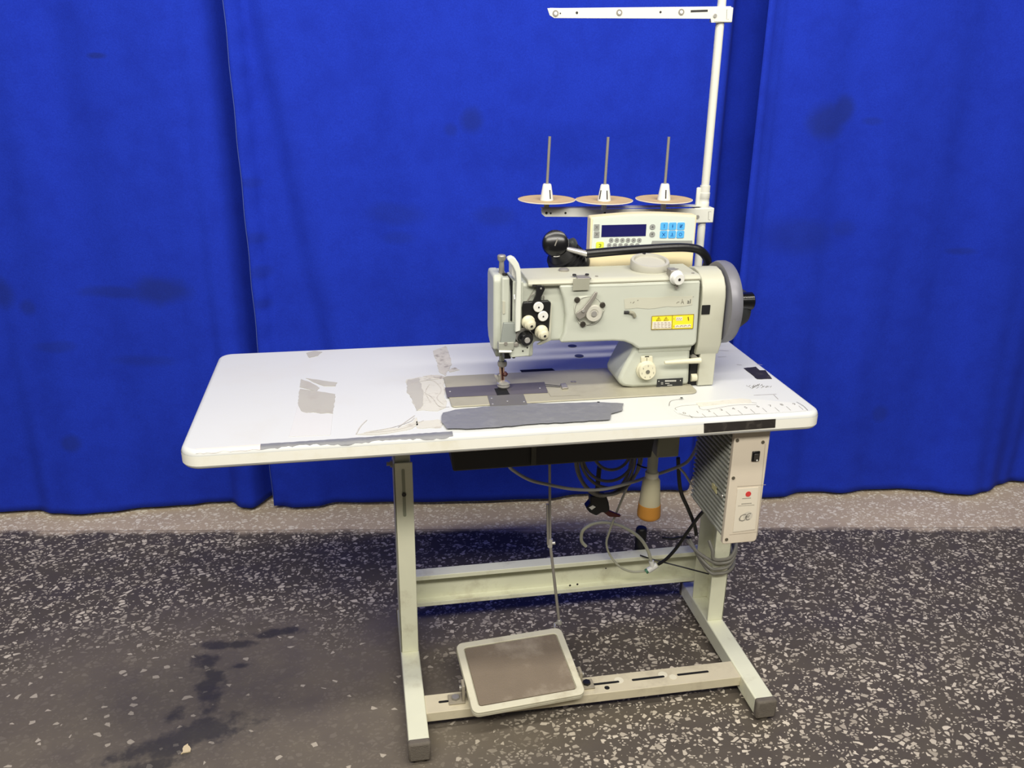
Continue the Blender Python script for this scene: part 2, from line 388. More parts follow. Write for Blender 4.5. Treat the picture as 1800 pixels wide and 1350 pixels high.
# ------------------------------------------------------------------ table
T = .77
table = thing('sewing_table', (.6, .26, 0), 'long white laminate sewing table on pale green steel T-leg stand', 'table')
def table_material():
    m = mat('white_laminate', (211, 213, 211), .38, var=.02, scale=4, dirt=(206, 203, 194), dirt_amt=.35, dirt_scale=6)
    return m
lam = table_material()
top = obj('tabletop', prism(rrect(0, 1.2, 0, .526, (.035, .03, .03, .03), 8), 'z', T - .037, T), lam, table, bevel=.009, seg=4)
ledge = mat('edge_banding_cream', (238, 237, 226), .4, var=.02, dirt=(218, 212, 186), dirt_amt=.5, dirt_scale=14)
outl = rrect(-.0008, 1.2008, -.0008, .5268, (.0355, .0305, .0305, .0305), 8)
bm = B(); zs = (T - .029, T - .010)
v0 = [bm.verts.new((p[0], p[1], zs[0])) for p in outl]; v1 = [bm.verts.new((p[0], p[1], zs[1])) for p in outl]
for i in range(len(outl)): bm.faces.new((v0[i], v0[(i + 1) % len(outl)], v1[(i + 1) % len(outl)], v1[i]))
obj('edge_banding', bm, ledge, top)
def jag(pts, amt, step):
    out = []
    for i, p in enumerate(pts):
        q = pts[(i + 1) % len(pts)]; n = max(1, int((Vector(q) - Vector(p)).length / step))
        for k in range(n):
            t = k / n; out.append((p[0] + (q[0] - p[0]) * t + random.uniform(-amt, amt), p[1] + (q[1] - p[1]) * t + random.uniform(-amt, amt)))
    return out
def patch(name, px, m, lift=.0004, amt=.0, step=.01, th=.0004, label=None, z=T, parent=None):
    P = [(v.x, max(.0095, v.y)) if z == T else (v.x, v.y) for v in (at(a, b, z=z) for a, b in px)]
    if amt: P = jag(P, amt, step)
    return obj(name, prism(P, 'z', z + lift, z + lift + th), m, parent or top, smooth=False, label=label)
patch('duct_tape', [(779, 728), (800, 723), (850, 718), (905, 713), (950, 712), (1000, 711), (1060, 710), (1097, 712), (1094, 724), (1074, 730), (1072, 741), (1000, 745), (940, 748), (900, 752), (820, 757), (785, 756), (775, 745)], greyt, .0034, .0016, .012, label='grey duct tape patch with torn edges')
def wrap_strip(name, x0, x1, s0, s1, m, label=None):
    # strip of tape bent over the rounded front edge; s runs from the flat top over the curve down the face
    def prof(q):
        r = .0098; L0 = .0
        if q < 0: return (.009 - q, T + .0006)
        a = q / r
        if a < math.pi / 2: return (.009 - r * math.sin(a), T - .0092 + r * math.cos(a))
        return (-.0014, T - .0092 - (q - r * math.pi / 2))
    n = int((x1 - x0) / .006); bm = B(); g = []
    for i in range(n + 1):
        t = i / n; x = x0 + (x1 - x0) * t; a = s0(t) + random.uniform(-.0008, .0008); b = s1(t) + random.uniform(-.0016, .0016)
        g.append([bm.verts.new((x, *prof(a + (b - a) * k / 6))) for k in range(7)])
    for u, v in zip(g, g[1:]):
        for k in range(6): bm.faces.new((u[k], v[k], v[k + 1], u[k + 1]))
    return obj(name, bm, m, top, label=label)
wrap_strip('duct_tape', .137, .475, lambda t: -.004 - .004 * t, lambda t: .012 - .005 * abs(math.sin(t * 7)), greyt, 'long grey duct tape strip along front edge')
wrap_strip('tape_residue', .03, .137, lambda t: -.001 - .003 * t, lambda t: .010, mat('pinkish_residue', (224, 212, 204), .6, var=.05, dirt=(190, 176, 166), dirt_amt=.5, dirt_scale=30))
patch('packing_tape', [(527, 684), (590, 693), (585, 727), (577, 726), (565, 727), (552, 725), (538, 727), (530, 722), (524, 712)], beiget, .0004, .0012, .008)
patch('packing_tape', [(529, 667), (546, 672), (562, 682), (556, 688), (527, 681)], beiget, .0004, .001, .008)
patch('packing_tape', [(538, 665), (592, 673), (590, 679), (570, 679), (552, 672)], beiget, .0004, .001, .008)
cleart = mat('clear_tape', (215, 215, 211), .25, var=.01)
patch('clear_tape', [(524, 712), (530, 724), (552, 727), (585, 729), (581, 765), (508, 768)], cleart, .0002)
patch('packing_tape', [(538, 621), (552, 617), (566, 619), (558, 626), (544, 629)], beiget, .0004, .001, .006)
patch('tape_residue', [(761, 617), (784, 608), (792, 630), (793, 642), (788, 652), (782, 661), (773, 655), (766, 632)], residue, .0004, .0015, .008)
patch('tape_residue', [(715, 668), (737, 664), (778, 662), (780, 675), (785, 716), (770, 722), (744, 722), (733, 722), (726, 706), (716, 690)], residue2, .0003, .003, .012)
patch('tape_residue', [(716, 668), (736, 666), (745, 690), (742, 716), (733, 722), (726, 706), (716, 690)], beiget, .0006, .002, .008)
patch('tape_residue', [(744, 662), (757, 660), (773, 660), (785, 663), (775, 667), (760, 665)], residue, .0006, .0015, .006)
patch('tape_residue', [(788, 650), (800, 646), (807, 651), (790, 655)], residue, .0005, .001, .005)
patch('tape_residue', [(730, 742), (768, 738), (778, 741), (776, 752), (735, 753)], residue2, .0004, .002, .01)
patch('tape_residue', [(625, 765), (650, 758), (700, 752), (725, 742), (733, 734), (735, 747), (715, 757), (660, 765)], residue2, .0004, .002, .01)
# strands of frayed tape
for P in ([(626, 764), (634, 750), (645, 739)], [(650, 760), (690, 752), (720, 742), (728, 735)], [(640, 762), (700, 756), (745, 740)], [(700, 752), (716, 740), (729, 731)], [(745, 690), (760, 700), (772, 715), (790, 716)], [(750, 668), (765, 672), (776, 686), (768, 700), (780, 712)], [(755, 676), (748, 690), (756, 706)], [(722, 677), (740, 671), (770, 667)]):
    obj('tape_strand', ribbon([v for v in catmull([at(a, b, z=T) for a, b in P], 5)], .0016, Z_, .0012), residue, top)
# printed ruler sticker at the right front
ruler = patch('ruler_sticker', [(1184, 722), (1190, 712), (1225, 706), (1290, 701), (1340, 703), (1400, 709), (1419, 722), (1400, 727), (1300, 733), (1240, 736), (1212, 733), (1192, 728)], mat('ruler_sticker_white', (217, 218, 214), .45, var=.02), .0003, .0008, .02)
patch('tape_residue', [(1224, 709), (1262, 706), (1300, 701), (1318, 703), (1322, 709), (1270, 711), (1230, 716)], mat('smudged_sticker', (212, 209, 198), .6, var=.1, dirt=(176, 170, 152), dirt_amt=.6, dirt_scale=60), .0008, .0012, .008, parent=ruler)
for i, (a, b) in enumerate([(1203, 727), (1226, 725), (1246, 723), (1268, 721), (1289, 719), (1311, 717), (1332, 715), (1354, 714), (1374, 712), (1396, 711)]):
    p = at(a, b, z=T) + Z_ * .0009; obj('numeral', text_bm(str(i), .013, p, X_, Y_), pencil, ruler, smooth=False)
    q = at(a + 8, b + 3, z=T); r = at(a + 16, b + 10, z=T)
    obj('ruler_tick', ribbon([Vector((q.x, max(q.y, .011), T)), Vector((r.x, max(.0105, r.y), T))], .0009, Z_, .0009), pencil, ruler, smooth=False)
for P in ([(1190, 722), (1187, 718), (1200, 714), (1228, 712)], [(1193, 727), (1206, 731), (1230, 735), (1260, 735), (1340, 731)], [(1228, 709), (1236, 721), (1290, 713), (1330, 712)], [(1230, 715), (1260, 712), (1300, 707), (1330, 709)], [(1176, 714), (1180, 705), (1202, 702)], [(1400, 707), (1412, 714), (1420, 722)]):
    obj('ruler_line', ribbon([Vector((v.x, max(v.y, .0105), T)) for v in catmull([at(a, b, z=T) for a, b in P], 4)], .0009, Z_, .0009), pencil, ruler, smooth=False)
patch('black_tape', [(1307, 647.5), (1329, 645), (1335, 651), (1345, 651), (1357, 666.5), (1331, 667)], blackt, .0004, .0008, .008, label='torn black tape square')
q = [at(1237, 744, y=0), at(1363, 736, y=0), at(1362, 751, y=0), at(1237, 760.5, y=0)]
obj('black_tape', prism([(v.x, v.z) for v in q], 'y', -.0016, -.0010), blackt, top, smooth=False, label='black tape strip stuck on front edge')
bm = B()
for a, b, c, d_ in ((1312, 679, 1340, 677), (1318, 682, 1350, 680), (1322, 681, 1335, 676), (1340, 679, 1356, 680)):
    P = [at(a + (c - a) * t / 8, b + (d_ - b) * t / 8 + (1.5 if t % 2 else -1.2), z=T) for t in range(9)]
    ribbon(P, .0012, Z_, .0005, bm)
obj('pen_scribble', bm, pencil, top, smooth=False)
for P in ([(1264, 616), (1281, 617)], [(1262, 628), (1276, 627)], [(1295, 641), (1304, 642)], [(1330, 640), (1340, 642)], [(1325, 695), (1365, 693)], [(1360, 694), (1368, 702)]):
    obj('scratch', ribbon([at(a, b, z=T) for a, b in P], .0016, Z_, .0005), mat('scratch_grey', (170, 166, 168), .6), top, smooth=False)
# holes in the top behind the arm
for a, b in ((1006, 608.5), (1018, 626)):
    p = at(a, b, z=T); obj('hole_plug', lathe(p + Z_ * .0003, Z_, [(0, .0105), (.0006, .0105), (.0008, .008)]), mat('dark_blue_plug', (60, 64, 92), .6), top)
pan_l = patch('cutout', [(914, 651), (940, 649.5), (970, 648), (976, 652), (976, 656), (922, 661)], blackm, .0004, label='dark cutout in the top behind the bed')

# stand ---------------------------------------------------------------
def uchannel(xo, xi, y0, y1, z0, z1, t=.004):
    """U column: web at xo, flanges reaching to xi"""
    bm = box(min(xo, xo + (t if xi > xo else -t)), max(xo, xo + (t if xi > xo else -t)), y0, y1, z0, z1)
    box(min(xo, xi), max(xo, xi), y0, y0 + t, z0, z1, bm); box(min(xo, xi), max(xo, xi), y1 - t, y1, z0, z1, bm)
    return bm
for side, (xa, xb) in (('l', (.3745, .4165)), ('r', (1.158, 1.2005))):
    xc = (xa + xb) / 2; inn, out_ = (xb, xa) if side == 'l' else (xa, xb)
    foot = obj('foot', box(xa - .001, xb + .001, .022, .50, .012, .055), stand, table, bevel=.003)
    for y0, y1 in ((.012, .030), (.492, .510)):
        obj('end_cap', box(xa - .003, xb + .003, y0, y1, .010, .058), capm, foot, bevel=.005)
    for yy in (.035, .485):
        obj('glide', lathe((xc, yy, 0), Z_, [(0, .016), (.006, .017), (.012, .012)]), capm, foot)
    col = obj('column', uchannel(out_, inn, .318, .4235, .055, .565), stand, table, bevel=.0015)
    col2 = obj('inner_column', box(xa + .004, xb - .004, .326, .397, .50, .722), mat('inner_column_enamel', (186, 190, 170), .5, dirt=(130, 124, 100), dirt_amt=.4), table, bevel=.002)
    obj('adjustment_slot', prism([(x, z) for x, z in rrect(xc - .0035, xc + .0035, .43, .55, .0034, 4)], 'y', .3170, .3179), mat('slot_shade_enamel', (158, 162, 140), .6), col)
    obj('slot_bolt', lathe((xc, .3169, .487), -Y_, [(0, .005), (.002, .005)], 10), black, col)
    obj('bolt', lathe((out_, .36, .545), X_ * (-1 if side == 'l' else 1), [(0, .009), (.006, .009), (.006, .005), (.014, .005)], 6, ), steel_d, col)
    obj('top_plate', box(xa - .012, xb + .012, .09, .46, .7215, T - .0372), stand, table, bevel=.001)
# cross beam: channel open to the front
prof = [(.425, .105), (.425, .117), (.428, .117), (.428, .109), (.4555, .109), (.4555, .191), (.428, .191), (.428, .183), (.425, .183), (.425, .195), (.4595, .195), (.4595, .105)]
beam = obj('cross_beam', prism(prof, 'x', .3750, 1.2000), stand, table, bevel=.001)
for p, s in ((at(1065, 999, y=.4555), .002), (at(1015, 1027, y=.425), .003), (at(1002, 1029, y=.425), .003)):
    obj('paint_chip', lathe(p, -Y_, [(0, s), (.0004, s)], 7), ink, beam)
# lower rail with slots
rail = obj('pedal_rail', prism([(.106, .028), (.106, .052), (.164, .052), (.164, .040), (.161, .040), (.161, .049), (.109, .049), (.109, .028)], 'x', .4175, 1.157), mat('rail_enamel', (204, 195, 168), .55, var=.08, dirt=(140, 128, 110), dirt_amt=.5, dirt_scale=14), table, bevel=.001)
for a, b, c, d_ in ((1034, 1202, 1088, 1197), (1110, 1194, 1168, 1189), (1190, 1186, 1246, 1181), (772, 1243, 790, 1241)):
    p = at(a, b, z=.052); q = at(c, d_, z=.052)
    obj('rail_slot', prism(rrect(p.x, q.x, .1335, .1405, .003), 'z', .0521, .0524), blackm, rail, smooth=False)
p = at(1067, 1209, z=.052); obj('rail_hole', prism(rrect(p.x - .006, p.x + .006, p.y - .006, p.y + .006, .0055), 'z', .0521, .0524), blackm, rail, smooth=False)
worn = mat('bare_paint', (222, 216, 192), .5)
for a, b, r in ((1088, 1196, .011), (1165, 1186, .011), (1183, 1190, .009)):
    p = at(a, b, z=.052); obj('washer_mark', lathe(p, Z_, [(0, r), (.0003, r)], 20), worn, rail)

# ------------------------------------------------------------------ foot pedal
fl_, fr_ = at(830, 1256, z=.072), at(1029, 1222, z=.072); br_, bl_ = at(986, 1103, z=.112), at(802, 1134, z=.112)
ped = thing('foot_pedal', (.635, .14, .05), 'cream metal foot pedal plate with worn brown rubber mat', 'pedal')
ex = ((fr_ - fl_) + (br_ - bl_)).normalized(); ey = ((bl_ - fl_) + (br_ - fr_)); ey = (ey - ex * ey.dot(ex)).normalized(); en = ex.cross(ey)
pc = (fl_ + fr_ + br_ + bl_) / 4; pw = ((fr_ - fl_).length + (br_ - bl_).length) / 2; ph = ((bl_ - fl_).length + (br_ - fr_).length) / 2
def pedal_prism(hw, hh, r, z0, z1, bm=None):
    bm = bm or B(); P = rrect(-hw, hw, -hh, hh, r)
    a = [bm.verts.new(pc + ex * p[0] + ey * p[1] + en * z0) for p in P]; b = [bm.verts.new(pc + ex * p[0] + ey * p[1] + en * z1) for p in P]
    bm.faces.new(a); bm.faces.new(b)
    for i in range(len(P)): bm.faces.new((a[i], a[(i + 1) % len(P)], b[(i + 1) % len(P)], b[i]))
    return bm
pmat = mat('pedal_enamel', (214, 210, 186), .45, var=.04, dirt=(170, 158, 130), dirt_amt=.6, dirt_scale=16)
plate = obj('plate', pedal_prism(pw / 2, ph / 2, .016, -.014, -.001), pmat, ped, bevel=.003)
# raised rim around the mat
bm = B(); Po = rrect(-pw / 2, pw / 2, -ph / 2, ph / 2, .016); Pi = rrect(-pw / 2 + .016, pw / 2 - .016, -ph / 2 + .016, ph / 2 - .016, .008)
L4 = [[bm.verts.new(pc + ex * p[0] + ey * p[1] + en * h) for p in PP] for PP, h in ((Po, -.001), (Po, .004), (Pi, .004), (Pi, -.001))]
for a, b in zip(L4, L4[1:]):
    for i in range(len(a)): bm.faces.new((a[i], a[(i + 1) % len(a)], b[(i + 1) % len(b)], b[i]))
obj('rim', bm, pmat, ped, bevel=.0015)
obj('rubber_mat', pedal_prism(pw / 2 - .018, ph / 2 - .018, .006, -.0009, .0035), rubber, ped, bevel=.001)
for s in (-1, 1):
    p = pc + ex * s * (pw / 2 + .006) + ey * -.012; 
    bm = box(p.x - .003, p.x + .003, .125, .150, .0525, .098); box(p.x - .003 + (.0 if s > 0 else -.03), p.x + .003 + (.03 if s > 0 else 0), .122, .153, .0525, .0565, bm)
    br = obj('bracket', bm, mat('bracket_enamel', (150, 142, 124), .6, dirt=(90, 84, 74)), ped, bevel=.001)
    obj('bolt', lathe((p.x + s * .017, .1375, .0565), Z_, [(0, .009), (.006, .009)], 6), steel_d if s < 0 else black, br)
    obj('pivot', cyl((p.x - s * .004, .1375, .085), (p.x + s * .008, .1375, .085), .006), steel_d, br)
hk = at(974, 1096, z=.125)
# linkage rod
rod = thing('pedal_linkage_rod', (.73, .25, .12), 'thin steel linkage rod from the table underside down to the pedal', 'rod')
ra = at(966, 800, y=.330); rb = at(967, 955, y=.322); rc = at(983, 1094, y=.292)
ra = ra + (ra - rb).normalized() * .07
obj('rod', cyl(rb, ra, .0032), steel_d, rod); obj('lower_rod', cyl(rc, rb, .0036), steel_d, rod)
obj('clamp', lathe(rb + Z_ * .012, -Z_, [(0, .006), (.022, .006)], 8), steel, rod)
obj('clamp_screw', cyl(rb, rb + Vector((.012, -.003, .002)), .004), steel, rod)
obj('adjuster', cyl(rb + Vector((-.006, -.004, 0)), at(962, 886, y=.316), .0028), steel_d, rod)
obj('ball_joint', lathe(rc + Z_ * .008, -Z_, [(0, .004), (.004, .007), (.012, .007), (.016, .003)], 12), steel, rod)
obj('hook', tube([rc, rc + Vector((-.012, -.002, -.001)), at(975, 1098, y=.285), at(975, 1104, y=.275)], .0028, 8), steel, rod)

# ------------------------------------------------------------------ sewing machine
mc = thing('sewing_machine', (.74, .21, T), 'cream industrial sewing machine head with grey handwheel on white table', 'sewing machine')
zb = T + .0005; ZB = T + .0036
bed = obj('bed', prism(rrect(.4865, .993, .127, .297, (.008, .016, .02, .012)), 'z', zb, ZB), bedm, mc, bevel=.001)
yF = .158; yH = .166; yB = .265
p = [at(a, b, z=ZB) for a, b in ((782, 682), (957, 672), (963, 691), (786, 699))]
s1 = obj('slide_plate', prism([(v.x, v.y) for v in p], 'z', ZB + .0002, ZB + .0010), steel_dk, bed, smooth=False)
p = [at(a, b, z=ZB) for a, b in ((857, 696.5), (920, 693.5), (927, 711.5), (862, 714))]
s2 = obj('slide_plate', prism([(v.x, v.y) for v in p], 'z', ZB + .0002, ZB + .0012), mat('needle_plate_steel', (104, 102, 102), .55, 0.), bed, smooth=False)
p = [at(a, b, z=ZB) for a, b in ((869, 684), (889, 682), (896, 694), (874, 696))]
obj('feed_opening', prism([(v.x, v.y) for v in p], 'z', ZB + .0011, ZB + .0014), blackm, s1, smooth=False)
for a, b in ((791, 689), (949, 683), (864, 701), (866, 711), (892, 706), (921, 707)):
    q = at(a, b, z=ZB); obj('screw', lathe(q + Z_ * .001, Z_, [(0, .0022), (.0009, .0018)], 10), steel, bed)
for P in ([(957, 676), (985, 679)], [(957, 679), (985, 681)]):
    obj('latch_spring', ribbon([at(a, b, z=ZB) for a, b in P], .0025, Z_, .0008), ink, bed)
p = [at(a, b, z=ZB) for a, b in ((985, 677), (994, 676), (999, 684), (988, 685))]; obj('latch', prism([(v.x, v.y) for v in p], 'z', ZB + .0003, ZB + .004), steel_d, bed, bevel=.001)
q = at(1008, 671.5, z=ZB); obj('oil_port', lathe(q, Z_, [(0, .006), (.001, .006), (.001, .0038), (.0003, .0036)]), steel_d, bed)
for P in ([(955, 672), (965, 692), (968, 697)], [(968, 697), (1020, 695)]):
    obj('seam_line', ribbon([at(a, b, z=ZB) for a, b in P], .0008, Z_, .0003), mat('seam_shade', (120, 116, 100), .7), bed)
q = at(1196, 698, z=ZB)
for a, b in ((1052, 707), (1198, 699.5)): 
    q = at(a, b, z=ZB); obj('chip', lathe(q, Z_, [(0, .003), (.0004, .003)], 7), ink, bed)

# casting: arm + column (one outline), thinner head
arm = [(.700, 1.000), (.988, 1.000), (.992, .870), (.985, .862), (.868, .862), (.855, .872), (.838, .879), (.815, .8815), (.706, .8825), (.714, .905), (.716, .94), (.710, .972)]
armo = obj('arm_casting', prism(arm, 'y', yF, yB), mach, mc, bevel=.010, seg=4)
colo = [(.866, .866), (.985, .866), (.985, .846), (.9878, ZB + .0002), (.866, ZB + .0002), (.846, ZB + .004), (.836, .785), (.8345, .797), (.842, .815), (.850, .832), (.858, .848)]
obj('column', prism(colo, 'y', .170, yB - .002), mach, mc, bevel=.007, seg=3)
# chamfered underside between arm front and column front
obj('front_step', prism([(yF + .006, .8635), (.2, .8635), (.2, .846), (.1695, .850)], 'x', .872, .984), mach, mc, bevel=.001)
headp = [(.600, 1.0035), (.705, 1.0015), (.72, .99), (.72, .8835), (.655, .883), (.655, .852), (.612, .853), (.600, .868)]
head = obj('head_casting', prism(headp, 'y', yH + .004, yB - .006), mach, mc, bevel=.006, seg=3)
lid = obj('top_cover', prism([(yF + .003, .9985), (yF + .001, 1.0035), (yF + .006, 1.0085), (yF + .016, 1.0105), (yB - .004, 1.0105), (yB, 1.0065), (yB, .9985)], 'x', .640, .9885), mach2, mc, bevel=.0015)
obj('cover_seam', ribbon([at(938, 499.5, y=yF + .001), at(1090, 497, y=yF), at(1229, 490.5, y=yF)], .0012, -Y_, .0035), mat('seam_brown', (112, 108, 86), .7), lid)
for a, b in ((1225, 485), (1227, 473), (1052, 489), (1190, 473)):
    q = at(a, b, z=1.0105); obj('screw', lathe((q.x, max(yF + .018, q.y), 1.0105), Z_, [(0, .0032), (.001, .0030)], 10), steel_d, lid)
obj('cover_notch', prism([(.648, .9985), (.656, .9985), (.656, 1.003), (.648, 1.003)], 'y', yF - .0005, yF + .004), ink, lid, smooth=False)
# face plate on the left end
fp = [(.176, .868), (.176, 1.008), (.184, 1.018), (.248, 1.018), (.258, 1.008), (.258, .895), (.245, .874), (.215, .862)]
face = obj('face_plate', prism([(y, z) for y, z in fp], 'x', .5755, .594), mach, mc, bevel=.005, seg=3)
obj('face_front', prism([(.590, 1.016), (.606, 1.016), (.606, .872), (.590, .872)], 'y', yH + .001, .25), mach, mc, bevel=.004, seg=3)
hf = obj('head_front', prism([(.611, 1.010), (.632, 1.008), (.632, .885), (.611, .885)], 'y', yH - .002, .24), mach, mc, bevel=.003)
obj('takeup_slot', prism([(.6055, 1.016), (.6115, 1.008), (.6115, .93), (.6075, .93), (.6075, .98)], 'y', yH + .0012, .20), blackm, mc, smooth=False)
for z0, z1 in ((.965, 1.0), (.90, .935)):
    obj('raised_pad', prism(rrect(.5915, .5965, z0 - .02, z1 - .03, .001), 'y', yH - .0004, yH + .002), mach2, hf)
g = at(905, 527, y=.16); obj('takeup_lever', tube([g + Vector((-.004, .02, .025)), g + Vector((.0, .006, .008)), g, g + Vector((.002, .004, -.008))], .0022, 8), steel, mc)
# white finger guard bar bending over the top
fg = [(893, 452), (899, 450), (905, 453), (911, 462), (914.5, 473), (915.5, 490), (915, 545), (914, 580), (905, 583), (905.5, 540), (907.5, 495), (905.5, 477), (900, 466), (893, 458), (891, 455)]
obj('finger_guard', prism([(v.x, v.z) for v in (at(a, b, y=.152) for a, b in fg)], 'y', .146, .163), mat('guard_enamel', (214, 217, 206), .4, var=.02), mc, bevel=.0025, seg=3)
fg2 = [(899, 462), (904, 466), (907, 478), (907, 492), (899, 484)]
obj('guard_web', prism([(v.x, v.z) for v in (at(a, b, y=.17) for a, b in fg2)], 'y', .165, .200), white_pl, mc, bevel=.002)
# thumb screw
q = at(881.5, 484, y=.20)
ts = obj('thumb_screw', lathe((q.x, .20, 1.010), Z_, [(0, .0075), (.006, .0075), (.006, .0058), (.030, .0048), (.034, .008), (.041, .0085), (.043, .007)]), steel_d, mc)
obj('lock_nut', lathe((q.x + .004, .186, 1.011), Z_, [(0, .0055), (.009, .0052)], 6), ink, ts)
# tension unit
tp = [(919, 531), (964, 528), (968, 532), (966, 555), (962, 595), (955, 597), (935, 584), (918, 576), (917, 540)]
tens = obj('tension_plate', prism([(v.x, v.z) for v in (at(a, b, y=yH - .002) for a, b in tp)], 'y', yH - .006, yH + .005), black, mc, bevel=.0015)
gp = [(968, 530), (970, 533), (968, 598), (950, 606), (944, 606), (958, 596), (964, 590)]
obj('plate_edge', prism([(v.x, v.z) for v in (at(a, b, y=yH - .002) for a, b in gp)], 'y', yH - .004, yH + .004), mach2, tens, bevel=.001)
yk = yH - .006
def knob(px, py, prof, m, nm, par=tens, y=yk, d=(0, -1, 0)):
    q = at(px, py, y=y); return obj(nm, lathe(q, d, prof, 24), m, par)
dsk = (.10, -1, -.06)
for a, b in ((945, 538), (953, 554)):
    k = knob(a, b, [(0, .0085), (.004, .0085), (.004, .0102), (.007, .0102), (.008, .0092)], white_pl, 'thread_post', d=dsk)
    q = at(a, b, y=yk) + Vector(dsk).normalized() * .0082; obj('screw', lathe(q, dsk, [(0, .0018), (.0006, .0015)], 8), ink, k)
for a, b in ((927, 564), (950, 581)):
    k = knob(a, b, [(0, .0125), (.003, .0135), (.004, .0118), (.006, .0135), (.008, .0112), (.016, .0112), (.017, .009), (.022, .0085), (.023, .007)], cream_pl, 'tension_knob', d=(.20, -1, -.22))
    q = at(a, b, y=yk) + Vector((.20, -1, -.22)).normalized() * .0232; obj('screw', lathe(q, (.2, -1, -.22), [(0, .0028), (.0006, .0024)], 10), ink, k)
k = knob(922, 592, [(0, .0120), (.003, .0155), (.006, .0155), (.010, .0145), (.014, .0125)], blackg, 'tension_dial', d=(.2, -1, -.2))
q = at(922, 592, y=yk) + Vector((.2, -1, -.2)).normalized() * .014; dd = (.2, -1, -.2)
kk = obj('dial_bushing', lathe(q, dd, [(0, .006), (.0025, .0055), (.0025, .003)], 18), steel, k)
obj('chrome_ring', lathe(at(920, 589, y=yk), dd, [(0, .0165), (.0015, .0165)], 24), steel, k)
lv = [(943, 500), (950, 500), (956, 503), (957, 507), (950, 522), (951, 532), (934, 533), (941, 519)]
obj('check_lever', prism([(v.x, v.z) for v in (at(a, b, y=yH - .004) for a, b in lv)], 'y', yH - .010, yH - .003), black, tens, bevel=.001)
q = at(951, 507, y=yH - .010); obj('screw', lathe(q, -Y_, [(0, .002), (.0008, .0018)], 8), steel, tens)
obj('check_spring', tube([at(926, 532, y=yH), at(934, 520, y=yH - .003), at(940, 515, y=yH - .004)], .0011, 6), steel_d, tens)
obj('check_spring', tube([at(951, 519, y=yH - .004), at(956, 521, y=yH - .003), at(955, 528, y=yH)], .0011, 6), steel_d, tens)
obj('spring_groove', ribbon([at(924, 534, y=yH + .004), at(934, 516, y=yH + .004), at(944, 500, y=yH + .004)], .0015, -Y_, .0006), mat('groove_shade', (150, 150, 134), .6), head)
# lower head: clear finger shield, clamp block, bracket
shield = mat('smoky_clear_plastic', (168, 174, 168), .25, var=.1, trans=.35)
sh = [(885, 567), (905, 567), (907, 590), (903, 612), (876, 616), (880, 600)]
obj('needle_shield', prism([(v.x, v.z) for v in (at(a, b, y=.158) for a, b in sh)], 'y', .154, .162), shield, mc, bevel=.001)
q0, q1 = at(876, 602, y=.155), at(903, 615, y=.155)
blk = obj('clamp_block', box(q0.x, q1.x, .152, .168, q1.z, q0.z), mat('cast_grey', (160, 162, 150), .5, .2), mc, bevel=.0015)
q = at(889, 604, y=.152); obj('screw', lathe(q, -Y_, [(0, .0036), (.0015, .0033)], 12), steel_d, blk)
obj('clear_rod', cyl(at(877, 618, y=.15), at(899, 618, y=.15), .0025), white_pl, mc)
q = at(907, 605, y=.157); obj('guide_screw', lathe(q, -Y_, [(0, .005), (.003, .005), (.004, .003)], 12), steel_d, mc)
lb = [(897, 628), (930, 625), (931, 604), (918, 603), (903, 606), (896, 618)]
lo = obj('lower_bracket', prism([(v.x, v.z) for v in (at(a, b, y=.160) for a, b in lb)], 'y', .156, .175), mach, mc, bevel=.002)
for a, b in ((919, 617), (927, 611)):
    q = at(a, b, y=.156); obj('screw', lathe(q, -Y_, [(0, .0018), (.0008, .0016)], 8), ink, lo)
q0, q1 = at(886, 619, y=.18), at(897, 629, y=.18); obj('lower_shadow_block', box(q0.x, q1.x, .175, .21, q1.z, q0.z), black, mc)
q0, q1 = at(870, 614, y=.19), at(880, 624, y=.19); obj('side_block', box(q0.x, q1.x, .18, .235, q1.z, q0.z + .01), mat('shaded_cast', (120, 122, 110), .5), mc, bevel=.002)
q = at(903, 630, y=.165); obj('limit_screw', lathe((q.x, .165, q.z + .006), -Z_, [(0, .003), (.005, .003)], 10), ink, lo)
# needle bar and presser
nx, ny = .602, .213
q = at(882, 636, y=ny); 
nb = obj('needle_bar', cyl((q.x, ny, q.z), (q.x, ny, .90), .0056), mat('bar_steel', (150, 152, 142), .35, .6), mc)
obj('needle_clamp', lathe((q.x + .001, ny, q.z + .002), -Z_, [(0, .0085), (.004, .0098), (.007, .0098), (.011, .0085)]), steel_d, nb)
pin = mat('copper_steel', (196, 168, 150), .3, .8)
f0 = at(884, 682, y=ny)
obj('presser_bar', cyl((q.x - .0035, ny, q.z - .006), (f0.x - .004, ny, ZB + .008), .0024), pin, nb)
obj('needle', cyl((q.x + .0035, ny, q.z - .006), (f0.x + .003, ny, ZB + .003), .0018, .0010), pin, nb)
obj('inner_presser', cyl((q.x + .0005, ny + .005, q.z - .006), (f0.x, ny + .005, ZB + .01), .004), mat('dark_red_brown', (58, 24, 20), .5), nb)
q2 = at(888, 658, y=ny); obj('thread_guide', lathe(q2 + Vector((0, 0, .006)), -Z_, [(0, .002), (.005, .006), (.010, .003)], 10), mat('dark_red_brown2', (70, 26, 22), .4), nb)
q3 = at(872, 661, y=ny)
obj('presser_screw', tube([q3 + Vector((0, 0, .004)), q3, q3 + Vector((.003, 0, -.006)), q3 + Vector((.006, .002, -.014))], .0034, 8), steel, nb)
ft = obj('presser_foot', lathe((f0.x + .001, ny - .002, ZB + .002), Z_, [(0, .0115), (.003, .0135), (.006, .0125), (.009, .0135), (.012, .010), (.014, .005)], 24), steel, mc)
obj('foot_shank', box(f0.x - .010, f0.x - .005, ny - .004, ny + .006, ZB + .010, ZB + .03), steel_d, ft, bevel=.001)
